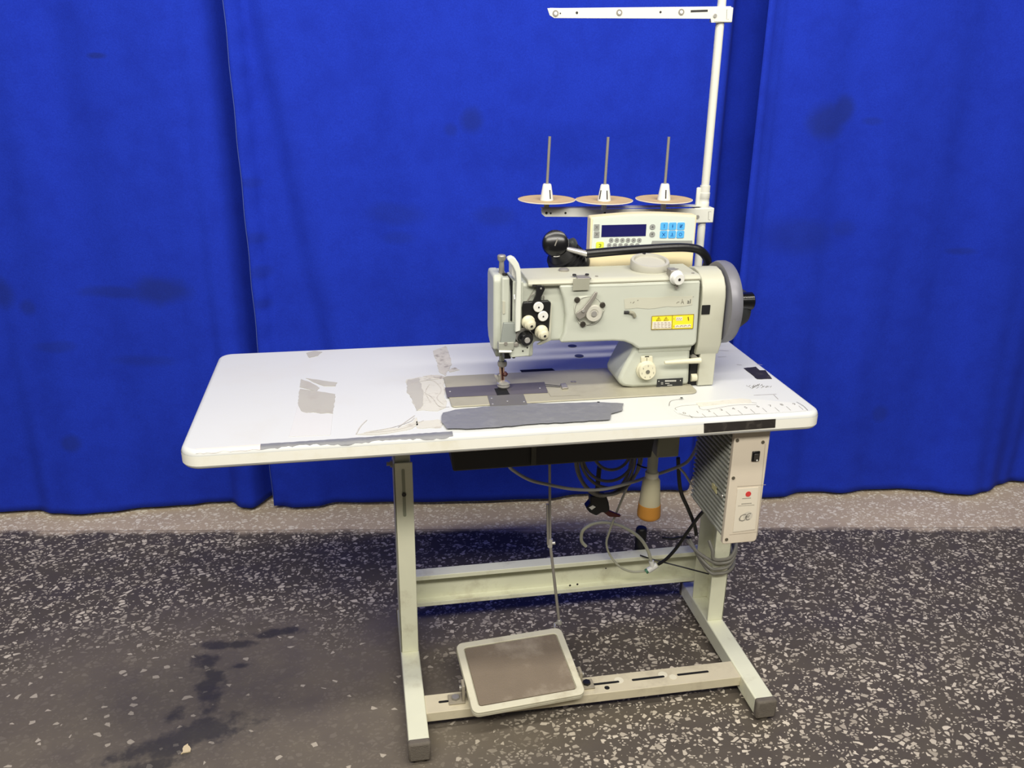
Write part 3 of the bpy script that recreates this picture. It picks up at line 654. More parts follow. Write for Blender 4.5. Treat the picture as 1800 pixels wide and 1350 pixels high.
# pressure regulator on the arm
pr = at(1036, 545, y=yF)
plate_pts = [(1011, 527), (1018, 522), (1030, 520), (1045, 524), (1060, 534), (1063, 545), (1052, 560), (1040, 568), (1027, 574), (1018, 570), (1010, 556), (1008, 540)]
reg = obj('regulator_plate', prism([(v.x, v.z) for v in (at(a, b, y=yF) for a, b in plate_pts)], 'y', yF - .002, yF + .003), mat('regulator_plate_enamel', (188, 190, 176), .4, var=.03), mc, bevel=.001)
for a, b in ((1014.5, 527), (1059, 536), (1024.5, 570)):
    q = at(a, b, y=yF - .002); obj('screw', lathe(q, -Y_, [(0, .0058), (.002, .0055), (.003, .0045)], 16), mat('dark_screw', (70, 66, 60), .45, .5), reg)
obj('circle_line', ribbon([at(1035 + 25 * math.cos(t * .27), 546 + 25 * math.sin(t * .27), y=yF) for t in range(24)], .0008, -Y_, .0024), pencil, reg)
q = at(1042, 549, y=yF - .002)
dial = obj('regulator_dial', lathe(q, -Y_, [(0, .0165), (.008, .0165), (.010, .0155), (.010, .009), (.0085, .008)], 28), mat('dial_grey', (190, 188, 176), .4), reg)
obj('dial_screw', lathe(q - Y_ * .0085, -Y_, [(0, .006), (.003, .0055)], 14), steel, dial)
lvr = [(1045, 512), (1050, 513), (1047, 522), (1033, 543), (1027, 556), (1018, 561), (1012, 556), (1013, 549), (1024, 541), (1036, 526)]
obj('release_lever', prism([(v.x, v.z) for v in (at(a, b, y=yF - .008) for a, b in lvr)], 'y', yF - .013, yF - .008), steel_d, reg, bevel=.0012)
q = at(1025, 546, y=yF - .013); obj('lever_pin', lathe(q, -Y_, [(0, .003), (.003, .003)], 12), steel, reg)
# bracket with clear tab on the top edge
q0, q1 = at(1007, 484, z=1.0108), at(1036, 491, z=1.0108)
bk = obj('sensor_bracket', prism([(q0.x, yF - .004), (q1.x + .004, yF - .004), (q1.x, yF + .022), (q0.x + .004, yF + .022)], 'z', 1.0108, 1.0135), steel_d, mc, bevel=.0006)
t0, t1 = at(1007, 493, y=yF - .003), at(1035, 509, y=yF - .003)
obj('clear_tab', box(t0.x, t1.x, yF - .0055, yF - .004, t1.z, 1.013), mat('smoky_tab', (176, 176, 160), .3, trans=.3), bk)
for a in (1009, 1032):
    q = at(a, 484, z=1.0135); obj('screw', lathe((q.x, yF + .018, 1.0135), Z_, [(0, .004), (.003, .0036)], 10), ink, bk)
q = at(991, 476, z=1.0105); obj('oil_cap', lathe((q.x, q.y, 1.0105), Z_, [(0, .0105), (.003, .0105), (.005, .008), (.006, .003)]), steel_d, mc)
# round cover on top
q = at(1137, 470, z=1.0105)
dax = Vector((0, -.16, 1)).normalized(); dc = Vector((q.x, .222, 1.0135))
cap = obj('round_tray', lathe(dc, dax, [(-.003, .0375), (.001, .0395), (.013, .0395), (.0165, .0380), (.0165, .0325), (.0115, .0312), (.0100, .012), (.0098, .001)], 44), mat('cover_grey', (180, 178, 166), .4, var=.03), mc)
obj('tray_lining', lathe(dc + dax * .0117, dax, [(0, .0311), (.0003, .0310), (.0004, .002)], 40), mat('tray_lining_pale', (186, 184, 170), .45), cap)
obj('filler_hole', lathe(dc + dax * .0166 + Vector((-.002, .0345, .0055)), dax, [(0, .0036), (.0006, .0036)], 16), ink, cap)
# thread pre-tension post
q = at(1188, 487, y=yF - .002)
pt = obj('pretension_bracket', box(q.x - .012, q.x + .004, yF - .004, yF + .02, q.z - .003, q.z + .014), steel_d, mc, bevel=.001)
pd_ = (.12, -1, -.10)
obj('pretension_disc', lathe(q, pd_, [(0, .013), (.002, .0145), (.003, .011), (.004, .0145), (.006, .0125), (.014, .0120), (.016, .0105)], 28), white_pl, pt)
obj('screw', lathe(q + Vector(pd_).normalized() * .016, pd_, [(0, .003), (.0006, .0028)], 12), ink, pt)
obj('post_nub', cyl(at(1189, 501, y=yF - .005), at(1190, 507, y=yF - .005), .0032), steel_d, pt)
# small hook slot
obj('hook_slot', tube([at(1097, 549, y=yF - .0002), at(1105, 549, y=yF - .0005)], .0034, 10), ink, mc)
obj('hook_slot_lip', tube([at(1106, 549, y=yF - .001), at(1113, 551, y=yF - .002), at(1116, 557, y=yF - .002)], .0036, 10), mat('lip_shade', (140, 138, 120), .5), mc)
# warning label
def quad(px, y): return [(v.x, v.z) for v in (at(a, b, y=y) for a, b in px)]
yl = mat('label_yellow', (236, 222, 50), .5, var=.02); lw = mat('label_white', (222, 216, 202), .5, var=.02, dirt=(180, 168, 150), dirt_amt=.4, dirt_scale=60)
lab = obj('warning_label', prism(quad([(1145.5, 555.5), (1219, 552), (1217.5, 577), (1144.5, 579)], yF), 'y', yF - .0012, yF - .0005), yl, mc, smooth=False)
obj('label_text_field', prism(quad([(1146.5, 565), (1180, 564), (1179.5, 577), (1145.5, 578)], yF), 'y', yF - .0016, yF - .0012), lw, lab, smooth=False)
obj('label_text_field', prism(quad([(1186, 571), (1214, 569.5), (1213.5, 575), (1185.5, 576)], yF), 'y', yF - .0016, yF - .0012), lw, lab, smooth=False)
obj('label_text_field', prism(quad([(1188, 557), (1199, 556.5), (1199, 563), (1188, 563.5)], yF), 'y', yF - .0016, yF - .0012), lw, lab, smooth=False)
bm = B(); bo = mat('label_line_brown', (120, 84, 28), .6)
def lines(bm, px, y, wd, lift): ribbon([at(a, b, y=y) for a, b in px], wd, -Y_, lift, bm)
for L_ in ([(1145.5, 555.5), (1219, 552)], [(1219, 552), (1217.5, 577)], [(1217.5, 577), (1144.5, 579)], [(1144.5, 579), (1145.5, 555.5)], [(1181.5, 554), (1180.5, 578)]): lines(bm, L_, yF, .0009, .0018)
for cx in (1157.5, 1170.5): lines(bm, [(cx - 4, 563.2), (cx, 556.8), (cx + 4, 562.8), (cx - 4, 563.2)], yF, .0010, .0018); lines(bm, [(cx, 558.8), (cx, 562)], yF, .0010, .0018)
for k in range(4):
    for j in range(5): lines(bm, [(1149 + j * 6.2, 567.5 + k * 2.8 - j * .2), (1152.5 + j * 6.2 + (k % 2), 567.3 + k * 2.8 - j * .2)], yF, .0007, .0018)
for j in range(4): lines(bm, [(1187.5 + j * 7, 574.5 - j * .4), (1190 + j * 7, 572 - j * .4), (1192.5 + j * 7, 573.5 - j * .4)], yF, .0009, .0018)
lines(bm, [(1184, 559), (1184.3, 561)], yF, .0008, .0018); lines(bm, [(1184, 572), (1184.3, 574.5)], yF, .0008, .0018)
lines(bm, [(1209, 556.5), (1210, 563)], yF, .002, .0018)
for j in range(3): lines(bm, [(1189 + j * 3.2, 562), (1191 + j * 3.2, 558.5)], yF, .0008, .0018)
obj('label_print', bm, bo, lab, smooth=False)
# worn lettering on the arm
ghost = patch_g = mat('ghost_yellowing', (191, 191, 174), .45, var=.02)
obj('worn_print_field', prism(jag(quad([(1098, 525), (1140, 523), (1216, 520), (1217, 536), (1140, 542), (1098, 542)], yF), .0012, .012), 'y', yF - .0006, yF - .0003), ghost, mc, smooth=False)
bm = text_bm('al', .013, at(1211, 530, y=yF) - Y_ * .0009, X_, Z_)
obj('worn_lettering', bm, ink, mc, smooth=False)
bm = B()
for L_ in ([(1189, 533), (1191, 531), (1194, 530.5)], [(1197, 534), (1199, 525.5), (1201.5, 534)], [(1198, 531), (1201, 530.8)], [(1112, 533), (1115, 530)], [(1120, 528), (1122, 527.5)], [(1108, 531), (1109, 532)], [(1218, 522), (1219, 521)]): lines(bm, L_, yF, .0012, .0009)
obj('worn_lettering', bm, mat('faded_ink', (120, 116, 104), .6), mc, smooth=False)
# stitch dial, reverse lever, name plate
yc = .170
q = at(1137, 652, y=yc - .008)
sd = obj('stitch_dial', lathe((q.x, yc, q.z), -Y_, [(0, .0205), (.004, .0205), (.005, .0185), (.013, .0180), (.0145, .0168)], 36), cream_pl, mc)
obj('dial_screw', lathe((q.x, yc - .0145, q.z), -Y_, [(0, .0045), (.0008, .0042)], 14), mat('screw_grey', (120, 118, 108), .4, .5), sd)
bt = B()
for i in range(7):
    a = math.radians(90 - i * 51.4); text_bm(str(i), .0052, (q.x + .0125 * math.cos(a), yc - .0149, q.z + .0125 * math.sin(a)), X_, Z_, bt)
obj('dial_numerals', bt, pencil, sd, smooth=False)
ix = obj('index_block', prism(quad([(1126, 626), (1146, 625), (1147, 637), (1126, 638)], yc), 'y', yc - .004, yc + .002), cream_pl, mc, bevel=.0012)
bm = B(); lines(bm, [(1133.5, 627), (1141, 626.6)], yc - .004, .0022, .0003); lines(bm, [(1137, 629), (1137, 635)], yc - .004, .0010, .0003); obj('index_mark', bm, ink, ix, smooth=False)
q0, q1 = at(1168, 637.5, y=.150), at(1231, 633.5, y=.150)
rv = obj('reverse_lever', tube([q0, q0 + (q1 - q0) * .05, q0 + (q1 - q0) * .3, q0 + (q1 - q0) * .75, q1], lambda t: .0030 + .0034 * t, 14), cream_pl, mc)
obj('lever_shaft', cyl(q1 - X_ * .006, (q1.x - .006, .20, q1.z), .0055), steel_d, rv)
q0, q1 = at(1155, 666.5, y=yc), at(1199, 679, y=yc)
npl = obj('name_plate', prism([(q0.x, q1.z), (q1.x, q1.z), (q1.x, q0.z), (q0.x, q0.z)], 'y', yc - .0015, yc - .0002), mat('name_plate_black', (44, 46, 48), .4, var=.08), mc, smooth=False)
bm = B()
for L_, wd in (([(1169, 668.6), (1189, 668.2)], .0034), ([(1162, 671.5), (1166, 671.4)], .0012), ([(1162, 674), (1166, 673.9)], .0012), ([(1169.5, 673), (1177, 672.8)], .0014), ([(1173, 676), (1182, 675.7)], .0016), ([(1161, 679.6), (1193, 678.8)], .0020)):
    a, b = L_; n = max(2, int((b[0] - a[0]) / 2.2))
    for k in range(n):
        t0 = k / n; t1 = (k + .72) / n
        lines(bm, [(a[0] + (b[0] - a[0]) * t0, a[1] + (b[1] - a[1]) * t0 + 1), (a[0] + (b[0] - a[0]) * t1, a[1] + (b[1] - a[1]) * t1 + 1)], yc - .0015, wd, .0004)
for a, b in ((1158, 670), (1196, 668.8)): lines(bm, [(a - .8, b), (a + .8, b)], yc - .0015, .002, .0004)
obj('plate_print', bm, white_pl, npl, smooth=False)
# end cover, belt gap, handwheel
ecv = [(yF - .001, .866), (yF - .001, .965), (yF + .004, .985), (yF + .016, 1.001), (yF + .034, 1.011), (.215, 1.014), (.245, 1.008), (.268, .99), (.275, .96), (.275, .84), (.168, .84)]
end = obj('end_cover', prism(ecv, 'x', .9945, 1.0445), mach2, mc, bevel=.003, seg=3)
obj('end_cover_foot', prism([(.167, ZB - .002), (.167, .848), (.27, .848), (.27, ZB - .002)], 'x', 1.0055, 1.0400), mach2, end, bevel=.002)
obj('belt_gap', prism([(.175, T + .0005), (.175, .99), (.26, .99), (.26, T + .0005)], 'x', .9885, 1.0054), blackm, mc, smooth=False)
q0, q1 = at(1234, 536.5, y=yF - .001), at(1247, 552, y=yF - .001)
obj('inspection_window', prism(rrect(q0.x, q1.x, q1.z, q0.z, .001), 'y', yF - .0022, yF - .0010), blackm, end, smooth=False)
obj('clamp_collar', cyl((.992, .176, .788), (1.0045, .176, .788), .0085), cream_pl, mc)
obj('gap_spindle', cyl((.989, .18, .788), (1.006, .18, .788), .005), cream_pl, mc)
hw = obj('handwheel', lathe((1.0475, .215, .938), X_, [(0, .060), (.0005, .083), (.006, .0855), (.018, .0855), (.024, .083), (.027, .074), (.0275, .050), (.020, .042), (.020, .012)], 56), wheelm, mc)
mo = obj('motor', lathe((1.068, .225, .922), X_, [(0, .046), (.02, .046), (.036, .043), (.050, .034), (.054, .02)], 36), mat('motor_dark_grey', (48, 50, 52), .4, var=.1), mc)
obj('motor_knob', lathe((1.068, .196, .943), X_, [(0, .0185), (.050, .0185), (.052, .0165)], 32), blackg, mo)

# ------------------------------------------------------------------ thread stand
tsn = thing('thread_stand', (1.112, .47, T), 'tall white thread stand pole with thread guide arm and three spool holders', 'thread stand')
px_, py_ = 1.1105, .474
obj('pole', cyl((px_, py_, T + .001), (px_, py_, 1.60), .0092, seg=24), white_pole, tsn)
obj('base_flange', lathe((px_, py_, T + .0005), Z_, [(0, .026), (.006, .026), (.008, .014), (.03, .0135)], 28), white_pole, tsn)
yp = py_ - .012
ua = [(v.x, v.z) for v in (at(a, b, y=yp) for a, b in ((962, 14.5), (1255, 11.5), (1285, 11), (1284, 39), (1250, 40), (1249, 33), (974, 32), (966, 27)))]
bm = prism(ua, 'y', yp - .0015, yp + .0005)
box(ua[0][0] + .006, ua[1][0], yp, yp + .022, ua[0][1] - .001, ua[0][1] + .0008, bm)
ga = obj('guide_arm', bm, white_pole, tsn, bevel=.0006)
for a, b in ((976.5, 23.5), (1088.5, 22), (1197.5, 21)):
    q = at(a, b, y=yp - .0015)
    e = obj('thread_eyelet', lathe(q, -Y_, [(0, .0064), (.0018, .0060), (.0018, .0040), (.0004, .0036)], 20), steel_d, ga)
    obj('eyelet_core', lathe(q - Y_ * .0003, -Y_, [(0, .0036), (.0016, .0034)], 16), white_pl, e)
for a, b, r in ((985, 23.5, .0016), (1014, 22.5, .0027), (1161, 21.3, .0024)):
    q = at(a, b, y=yp - .0015); obj('hole', lathe(q, -Y_, [(0, r), (.0003, r)], 12), ink, ga)
obj('slot', ribbon([at(1214, 19.8, y=yp - .0015), at(1244, 18.8, y=yp - .0015)], .0042, -Y_, .0004), ink, ga)
def clamp(z0, z1, x0, x1):
    c = obj('clamp', box(x0, x1, yp - .0025, py_ + .012, z0, z1), white_pole, tsn, bevel=.002)
    return c
c1 = clamp(at(1250, 39, y=yp).z, at(1250, 12, y=yp).z, px_ - .020, px_ + .0215)
q = at(1257, 27.5, y=yp - .003); obj('screw', lathe(q, -Y_, [(0, .0042), (.002, .0036)], 12), steel, c1)
obj('clamp_seam', ribbon([at(1279, 17, y=yp - .0025), at(1277.5, 17, y=yp - .0025), at(1277, 34, y=yp - .0025), at(1281, 34, y=yp - .0025)], .0008, -Y_, .0003), pencil, c1)
lb_ = [(v.x, v.z) for v in (at(a, b, y=yp) for a, b in ((951, 368), (1232, 366), (1232, 391), (1222, 391), (1215, 382), (958, 381), (952, 376)))]
bm = prism(lb_, 'y', yp - .0015, yp + .0005); box(lb_[0][0] + .004, lb_[1][0], yp, yp + .026, lb_[0][1] - .001, lb_[0][1] + .0008, bm)
sb = obj('spool_bracket', bm, white_pole, tsn, bevel=.0006)
for a, b, r in ((960.5, 374.5, .003), (968, 375, .0022), (994, 374.5, .0026), (1063, 374.5, .0026), (1131, 374, .0022), (1166, 374, .0026)):
    q = at(a, b, y=yp - .0015); obj('hole', lathe(q, -Y_, [(0, r), (.0003, r)], 12), ink, sb)
c2 = clamp(at(1240, 391.5, y=yp).z, at(1240, 365.5, y=yp).z, px_ - .025, px_ + .0215)
q = at(1226, 381, y=yp - .003); obj('screw', lathe(q, -Y_, [(0, .0048), (.002, .004)], 12), steel, c2)
obj('clamp_seam', ribbon([at(1250, 372, y=yp - .0025), at(1245.5, 372, y=yp - .0025), at(1245, 386, y=yp - .0025), at(1248, 387, y=yp - .0025)], .0008, -Y_, .0003), pencil, c2)
# pole joint sleeve
q0, q1 = at(1238, 364, y=py_), at(1238, 326, y=py_)
sl = obj('pole_sleeve', lathe((px_, py_, q0.z), Z_, [(0, .0125), (.012, .0125), (.013, .0118), (.02, .0118), (.021, .0125), (.033, .0125), (.034, .0115), (q1.z - q0.z, .0115)], 24), white_pole, tsn)
obj('sleeve_tab', box(px_ - .020, px_ - .010, py_ - .004, py_ + .004, q0.z + .003, q1.z - .004), white_pole, sl, bevel=.003)
discm = mat('spool_disc_fibre', (196, 170, 128), .7, var=.08, scale=40, dirt=(170, 142, 100), dirt_amt=.4, dirt_scale=16)
rimm = mat('spool_disc_rim', (226, 216, 196), .6)
ydk = .470
for i, (a, b) in enumerate(((961, 351), (1062, 352), (1167, 350.5))):
    c = at(a, b, y=ydk); c.z = 1.110
    c = at(a, b, z=1.112); 
    d = obj('spool_disc', lathe(c - Z_ * .004, Z_, [(0, .018), (.0025, .058), (.0040, .0630), (.0052, .0625), (.0042, .058), (.0025, .018), (.0025, .001)], 48), discm, tsn)
    bm = lathe(c - Z_ * .004, Z_, [(.0034, .0628), (.0040, .0640), (.0052, .0640), (.0056, .0628)], 48, caps=False); obj('rim', bm, rimm, d)
    cone = obj('spool_cone', lathe(c - Z_ * .001, Z_, [(0, .0150), (.002, .0148), (.034, .0095), (.036, .0080)], 24), white_pl, d)
    for ang in ((-70, 15), (-80, -150), (-95, 60))[i]:
        t = math.radians(ang); u = Vector((math.cos(t), math.sin(t), 0))
        s0 = c + u * .0147 + Z_ * .004; s1 = c + u * .0113 + Z_ * .023
        side = u.cross(Z_) * .0014; bm = B(); vv = [bm.verts.new(p + u * .0004) for p in (s0 - side, s0 + side, s1 + side, s1 - side)]; bm.faces.new(vv); obj('cone_slot', bm, ink, d, smooth=False)
    obj('spool_pin', cyl(c + Z_ * .035, c + Vector((.003 * (1 - i) * .4 + .002, 0, .136)), .0031), steel_d, d)
    obj('disc_boss', cyl(c - Z_ * .022, c - Z_ * .003, .006), white_pole, d)

# ------------------------------------------------------------------ control panel
cp = thing('control_panel', (.92, .36, T), 'cream operator control panel with dark blue display and blue buttons', 'control panel')
yP = .345
def pp(a, b, y=yP): return at(a, b, y=y)
tl, tr = pp(1037, 379), pp(1221, 379); bl, brr = pp(1037, 471), pp(1222, 471)
xl_, xr_ = (tl.x + bl.x) / 2, (tr.x + brr.x) / 2; zt = (tl.z + tr.z) / 2; zbm = bl.z - .02
arch = [(xl_ + (xr_ - xl_) * k / 12, zt + .0060 * math.sin(math.pi * k / 12) - .0020) for k in range(12, -1, -1)]
cream_p = mat('panel_cream', (236, 222, 178), .45, var=.02)
body = obj('housing', prism([(xl_, zbm), (xr_, zbm)] + arch, 'y', yP, yP + .030), cream_p, cp, bevel=.003)
zs_ = pp(1037, 441).z
facep = mat('panel_face', (214, 222, 212), .4, var=.02)
archf = [(xl_ + .004 + (xr_ - xl_ - .008) * k / 12, zt - .0035 + .0060 * math.sin(math.pi * k / 12) - .0020) for k in range(12, -1, -1)]
fc = obj('face_sheet', prism([(xl_ + .004, zs_), (xr_ - .004, zs_)] + archf, 'y', yP - .0012, yP - .0001), facep, cp, smooth=False)
def fq(x0, y0, x1, y1): 
    a = pp(x0, y0); b = pp(x1, y1); return a.x, b.x, b.z, a.z
x0, x1, z0, z1 = fq(1057.5, 395.5, 1134.5, 414.5)
obj('display', prism([(x0, z0), (x1, z0), (x1, z1), (x0, z1)], 'y', yP - .0020, yP - .0012), mat('display_navy', (30, 30, 92), .2, var=.06), fc, smooth=False)
blub = mat('button_blue', (86, 176, 236), .45, var=.03); gryb = mat('button_grey', (150, 152, 148), .5, var=.04); yelb = mat('button_yellow', (216, 226, 70), .45)
inkb = mat('button_mark_blue', (30, 96, 176), .5)
def btn(x0, y0, x1, y1, m, r):
    a, b, c, d = fq(x0, y0, x1, y1); return obj('button', prism(rrect(a, b, c, d, r, 4), 'y', yP - .0024, yP - .0012), m, fc, smooth=False)
icons = [[[(0, -.32), (0, .32)], [(-.06, .2), (.06, .2)]], [[(0, -.32), (0, .32)], [(-.1, .05), (.1, -.05)]], [[(-.25, .2), (.25, .2)], [(-.25, 0), (.2, 0)], [(-.2, -.2), (.25, -.2)], [(.25, .25), (-.2, -.25)]], [[(-.28, .28), (.25, -.3)], [(.25, .28), (-.25, -.3)]], [[(0, .3), (0, -.2)], [(-.28, -.25), (.28, -.25)], [(0, .1), (.15, 0)]], [[(.25, 0), (.12, .22), (-.12, .22), (-.25, 0), (-.12, -.22), (.12, -.22), (.25, 0)]]]
def strokes(cx, cy, sz, ic, m, par, wd=.0014):
    c = pp(cx, cy); bm = B()
    for s in ic: ribbon([c + X_ * (u * sz) + Z_ * (v * sz) for u, v in s], wd, -Y_, .0026, bm)
    obj('icon', bm, m, par, smooth=False)
for r in range(2):
    for c in range(3):
        x = 1161 + c * 14.7 - r * 1.0; y = 391 + r * 14.4
        bb = btn(x, y, x + 12, y + 12.5, blub, .0025); strokes(x + 6, y + 6.3, .013, icons[r * 3 + c], inkb, bb)
tri_u = [[(-.2, -.15), (0, .2), (.2, -.15), (-.2, -.15)]]; tri_d = [[(-.2, .15), (0, -.2), (.2, .15), (-.2, .15)]]
for x, y, ic in ((1146.5, 398.5, tri_u), (1146, 411.5, tri_d)):
    bb = btn(x - 4.5, y - 4.6, x + 4.5, y + 4.6, gryb, .0052); strokes(x, y, .008, ic, ink, bb, .0012)
for x0_, y_, n in ((1074, 421.8, 6), (1070.5, 430.8, 6)):
    for k in range(n):
        x = x0_ + k * 9.85; bb = btn(x - 3.6, y_ - 3.7, x + 3.6, y_ + 3.7, gryb, .0042); strokes(x, y_, .006, tri_u if y_ < 425 else [[(-.3, 0), (.3, 0)]], ink, bb, .0009)
for y0_, y1_ in ((394, 404.5), (406.5, 417)):
    bb = btn(1044, y0_, 1053, y1_, gryb, .001); strokes(1048.5, (y0_ + y1_) / 2, .009, [[(-.3, -.3), (.3, .3)], [(-.3, .3), (0, .1)], [(.1, -.3), (.3, -.1)]], ink, bb, .0008)
bb = btn(1047.5, 425, 1060.5, 437.5, yelb, .003); strokes(1054, 431, .012, [[(-.2, .2), (.15, .2), (.2, .05), (0, 0), (.2, -.1), (.1, -.25), (-.15, -.25)]], mat('icon_green', (70, 84, 20), .5), bb, .0013)
obj('grey_band', prism([(v.x, v.z) for v in (pp(1141, 441), pp(1217, 441), pp(1216.5, 422.5), pp(1146, 423))], 'y', yP - .0018, yP - .0012), gryb, fc, smooth=False)
obj('support_post', cyl(((xl_ + xr_) / 2, yP + .016, T + .001), ((xl_ + xr_) / 2, yP + .016, zbm + .01), .009), steel_d, cp)
obj('post_base', lathe(((xl_ + xr_) / 2, yP + .016, T + .0005), Z_, [(0, .024), (.005, .024), (.007, .012)]), steel_d, cp)

# ------------------------------------------------------------------ gooseneck lamp
lp = thing('gooseneck_lamp', (1.062, .31, T), 'black gooseneck work lamp bending over the top of the machine', 'lamp')
yN = .30
neck = [Vector((1.064, .318, T + .02)), Vector((1.063, .315, .90)), at(1241, 474, y=.306), at(1243.5, 457, y=.292), at(1233, 442, y=.278), at(1215, 436, y=.276), at(1180, 435, y=.2745), at(1100, 440, y=.2745), at(1030, 446, y=.272)]
nk = obj('gooseneck', tube(neck, .0092, 16, 14), mat('gooseneck_black', (24, 24, 25), .32, var=.1), lp)
obj('clamp_base', lathe((1.064, .318, T + .0005), Z_, [(0, .026), (.012, .026), (.016, .015), (.05, .0145)]), black, lp)
q0, q1 = at(1030, 446, y=.272), at(996, 441, y=.288)
obj('yoke', tube([q0 + X_ * .004, q0, (q0 + q1) / 2 + Z_ * .002, q1 + Z_ * .004], lambda t: .0078 - .0030 * t, 12), steel, lp)
hc = at(976, 428, y=yN - .004)
hb = obj('pivot_housing', lathe(hc, Vector((-.18, -1, .28)), [(-.035, .020), (-.02, .0265), (.004, .0275), (.010, .0255), (.014, .018), (.0155, .004)], 30), blackg, lp)
dv = Vector((-.18, -1, .28)).normalized()
obj('slot_mark', ribbon([hc + dv * .0158 + Vector((-.003, 0, -.010)), hc + dv * .0158 + Vector((.004, 0, .009))], .0022, dv, .0008), steel_d, hb)
arc = [hc + dv * .006 + (X_ * math.cos(math.radians(t)) + Z_ * math.sin(math.radians(t)) * .96 + Y_ * math.sin(math.radians(t)) * .26) * .0272 for t in range(-100, 21, 10)]
obj('chrome_trim', tube(arc, .0013, 6, 2), steel, hb)
sa = at(985, 440, y=yN + .005); sdv = Vector((.55, .30, -.80))
shd = obj('lamp_shade', lathe(sa - sdv.normalized() * .005, sdv, [(0, .024), (.012, .029), (.030, .037), (.056, .043), (.059, .0425), (.058, .039), (.03, .032)], 32), black, lp)
for t in (.016, .024, .032, .040):
    obj('cooling_ring', lathe(sa - sdv.normalized() * .005, sdv, [(t, .028), (t + .0005, .033 + t * .24), (t + .003, .033 + t * .24), (t + .0035, .028)], 32), black, shd)
obj('side_knob', lathe(at(1003, 430, y=yN + .012), Vector((.75, -.35, .35)), [(0, .012), (.010, .012), (.013, .008)], 16), mat('knob_dark', (52, 56, 56), .4), hb)
obj('joint_arm', tube([at(985, 424, y=yN + .006), at(998, 434, y=yN + .003), at(1010, 443, y=.290)], .0085, 12), mat('joint_olive_black', (40, 40, 36), .4), lp)
obj('lamp_cord', tube([at(1029, 450, y=.276), at(1030, 458, y=.288), at(1026, 468, y=yN + .008), at(1018, 480, y=yN + .014)], .0018, 8), white_pl, lp)

# ------------------------------------------------------------------ motor control box
cb = thing('motor_control_box', (1.07, .11, .45), 'beige motor control box with ribbed grey side under the table right end', 'control box')
yb0, yb1 = .028, .212; xb0, xb1 = 1.0335, 1.1085; zb0 = .4715; zb1 = T - .0375
ribm = mat('ribbed_grey_cast', (168, 170, 160), .45, .2, var=.05)
box_b = obj('body', box(xb0 + .004, xb1 - .001, yb0 + .006, yb1, zb0 + .008, zb1), ribm, cb, bevel=.003)
beige = mat('box_beige', (214, 203, 184), .5, var=.02, dirt=(196, 184, 164), dirt_amt=.4)
fr = obj('front_panel', prism(rrect(xb0, xb1, zb0, zb1 - .004, (.004, .008, .002, .002)), 'y', yb0, yb0 + .012), beige, cb, bevel=.002, seg=3)
finm = None
zf = zb0 + .018; k = 0
while zf < zb1 - .012:
    if finm is None:
        o = obj('cooling_fin', box(xb0 - .0015, xb0 + .0045, yb0 + .0125, yb1 - .002, zf, zf + .0048), ribm, cb, bevel=.0012, smooth=False); finm = o; zf0 = zf
    else:
        o = finm.copy(); COL.objects.link(o); o.location = (0, 0, zf - zf0)
    zf += .0108
x0, x1 = at(1321.5, 801, y=yb0).x, at(1334.5, 801, y=yb0).x; z1, z0 = at(1328, 793, y=yb0).z, at(1328, 810, y=yb0).z
sw = obj('power_switch', prism([(x0, z0), (x1, z0), (x1, z1), (x0, z1)], 'y', yb0 - .003, yb0 + .001), blackg, fr, bevel=.001)
obj('rocker', prism([(x0 + .003, z0 + .003), (x1 - .003, z0 + .003), (x1 - .003, z1 - .004), (x0 + .003, z1 - .004)], 'y', yb0 - .0055, yb0 - .003), mat('rocker_dark', (58, 54, 50), .4), sw, bevel=.001)
p = at(1328.5, 807, y=yb0); obj('switch_mark', lathe((p.x, yb0 - .0056, p.z), -Y_, [(0, .0018), (.0003, .0018)], 8), white_pl, sw)
for a, b in ((1289, 840), (1277, 948), (1296, 774), (1341, 777)):
    p = at(a, b, y=yb0); obj('screw', lathe((p.x, yb0 - .0002, p.z), -Y_, [(0, .0036), (.0015, .0032)], 14), mat('panel_screw', (110, 104, 90), .4, .5), fr)
bm = B()
for L_ in ([(1296, 855), (1346, 852)], [(1282, 940), (1330, 935)], [(1345, 780), (1331, 942)]): ribbon([at(a, b, y=yb0) for a, b in L_], .0010, -Y_, .0003, bm)
obj('panel_groove', bm, mat('groove_beige', (176, 164, 146), .6), fr, smooth=False)
lb2 = [(v.x, v.z) for v in (at(a, b, y=yb0) for a, b in ((1296, 859), (1333, 856), (1327, 930), (1288, 935)))]
stk = obj('label_sticker', prism(lb2, 'y', yb0 - .0009, yb0 - .0002), mat('sticker_cream', (222, 214, 196), .5, var=.01), fr, smooth=False)
p = at(1315, 868, y=yb0); obj('red_dot', lathe((p.x, yb0 - .0010, p.z), -Y_, [(0, .0060), (.0004, .0060)], 24), mat('logo_red', (206, 62, 60), .5), stk)
bm = B()
for a, b, c, d_, wd in ((1304.5, 876, 1320, 875, .0014), (1303, 885.5, 1321, 884, .0016), (1297, 889, 1326, 887, .0009)):
    n = int((c - a) / 2)
    for k in range(n): ribbon([at(a + (c - a) * k / n, b + (d_ - b) * k / n, y=yb0), at(a + (c - a) * (k + .75) / n, b + (d_ - b) * (k + .75) / n, y=yb0)], wd, -Y_, .0012, bm)
obj('small_print', bm, mat('print_grey', (120, 118, 110), .6), stk, smooth=False)
p = at(1309, 910, y=yb0); obj('grey_smudge', lathe((p.x + .006, yb0 - .0010, p.z + .004), -Y_, [(0, .0105), (.0001, .0105)], 20), mat('smudge_grey', (204, 198, 184), .6), stk)
bm = text_bm('C', .024, (p.x - .006, yb0 - .0014, p.z), X_ + Z_ * .15, Z_ + X_ * .1); text_bm('\u20ac', .022, (p.x + .006, yb0 - .0014, p.z + .001), X_ + Z_ * .15, Z_ + X_ * .1, bm)
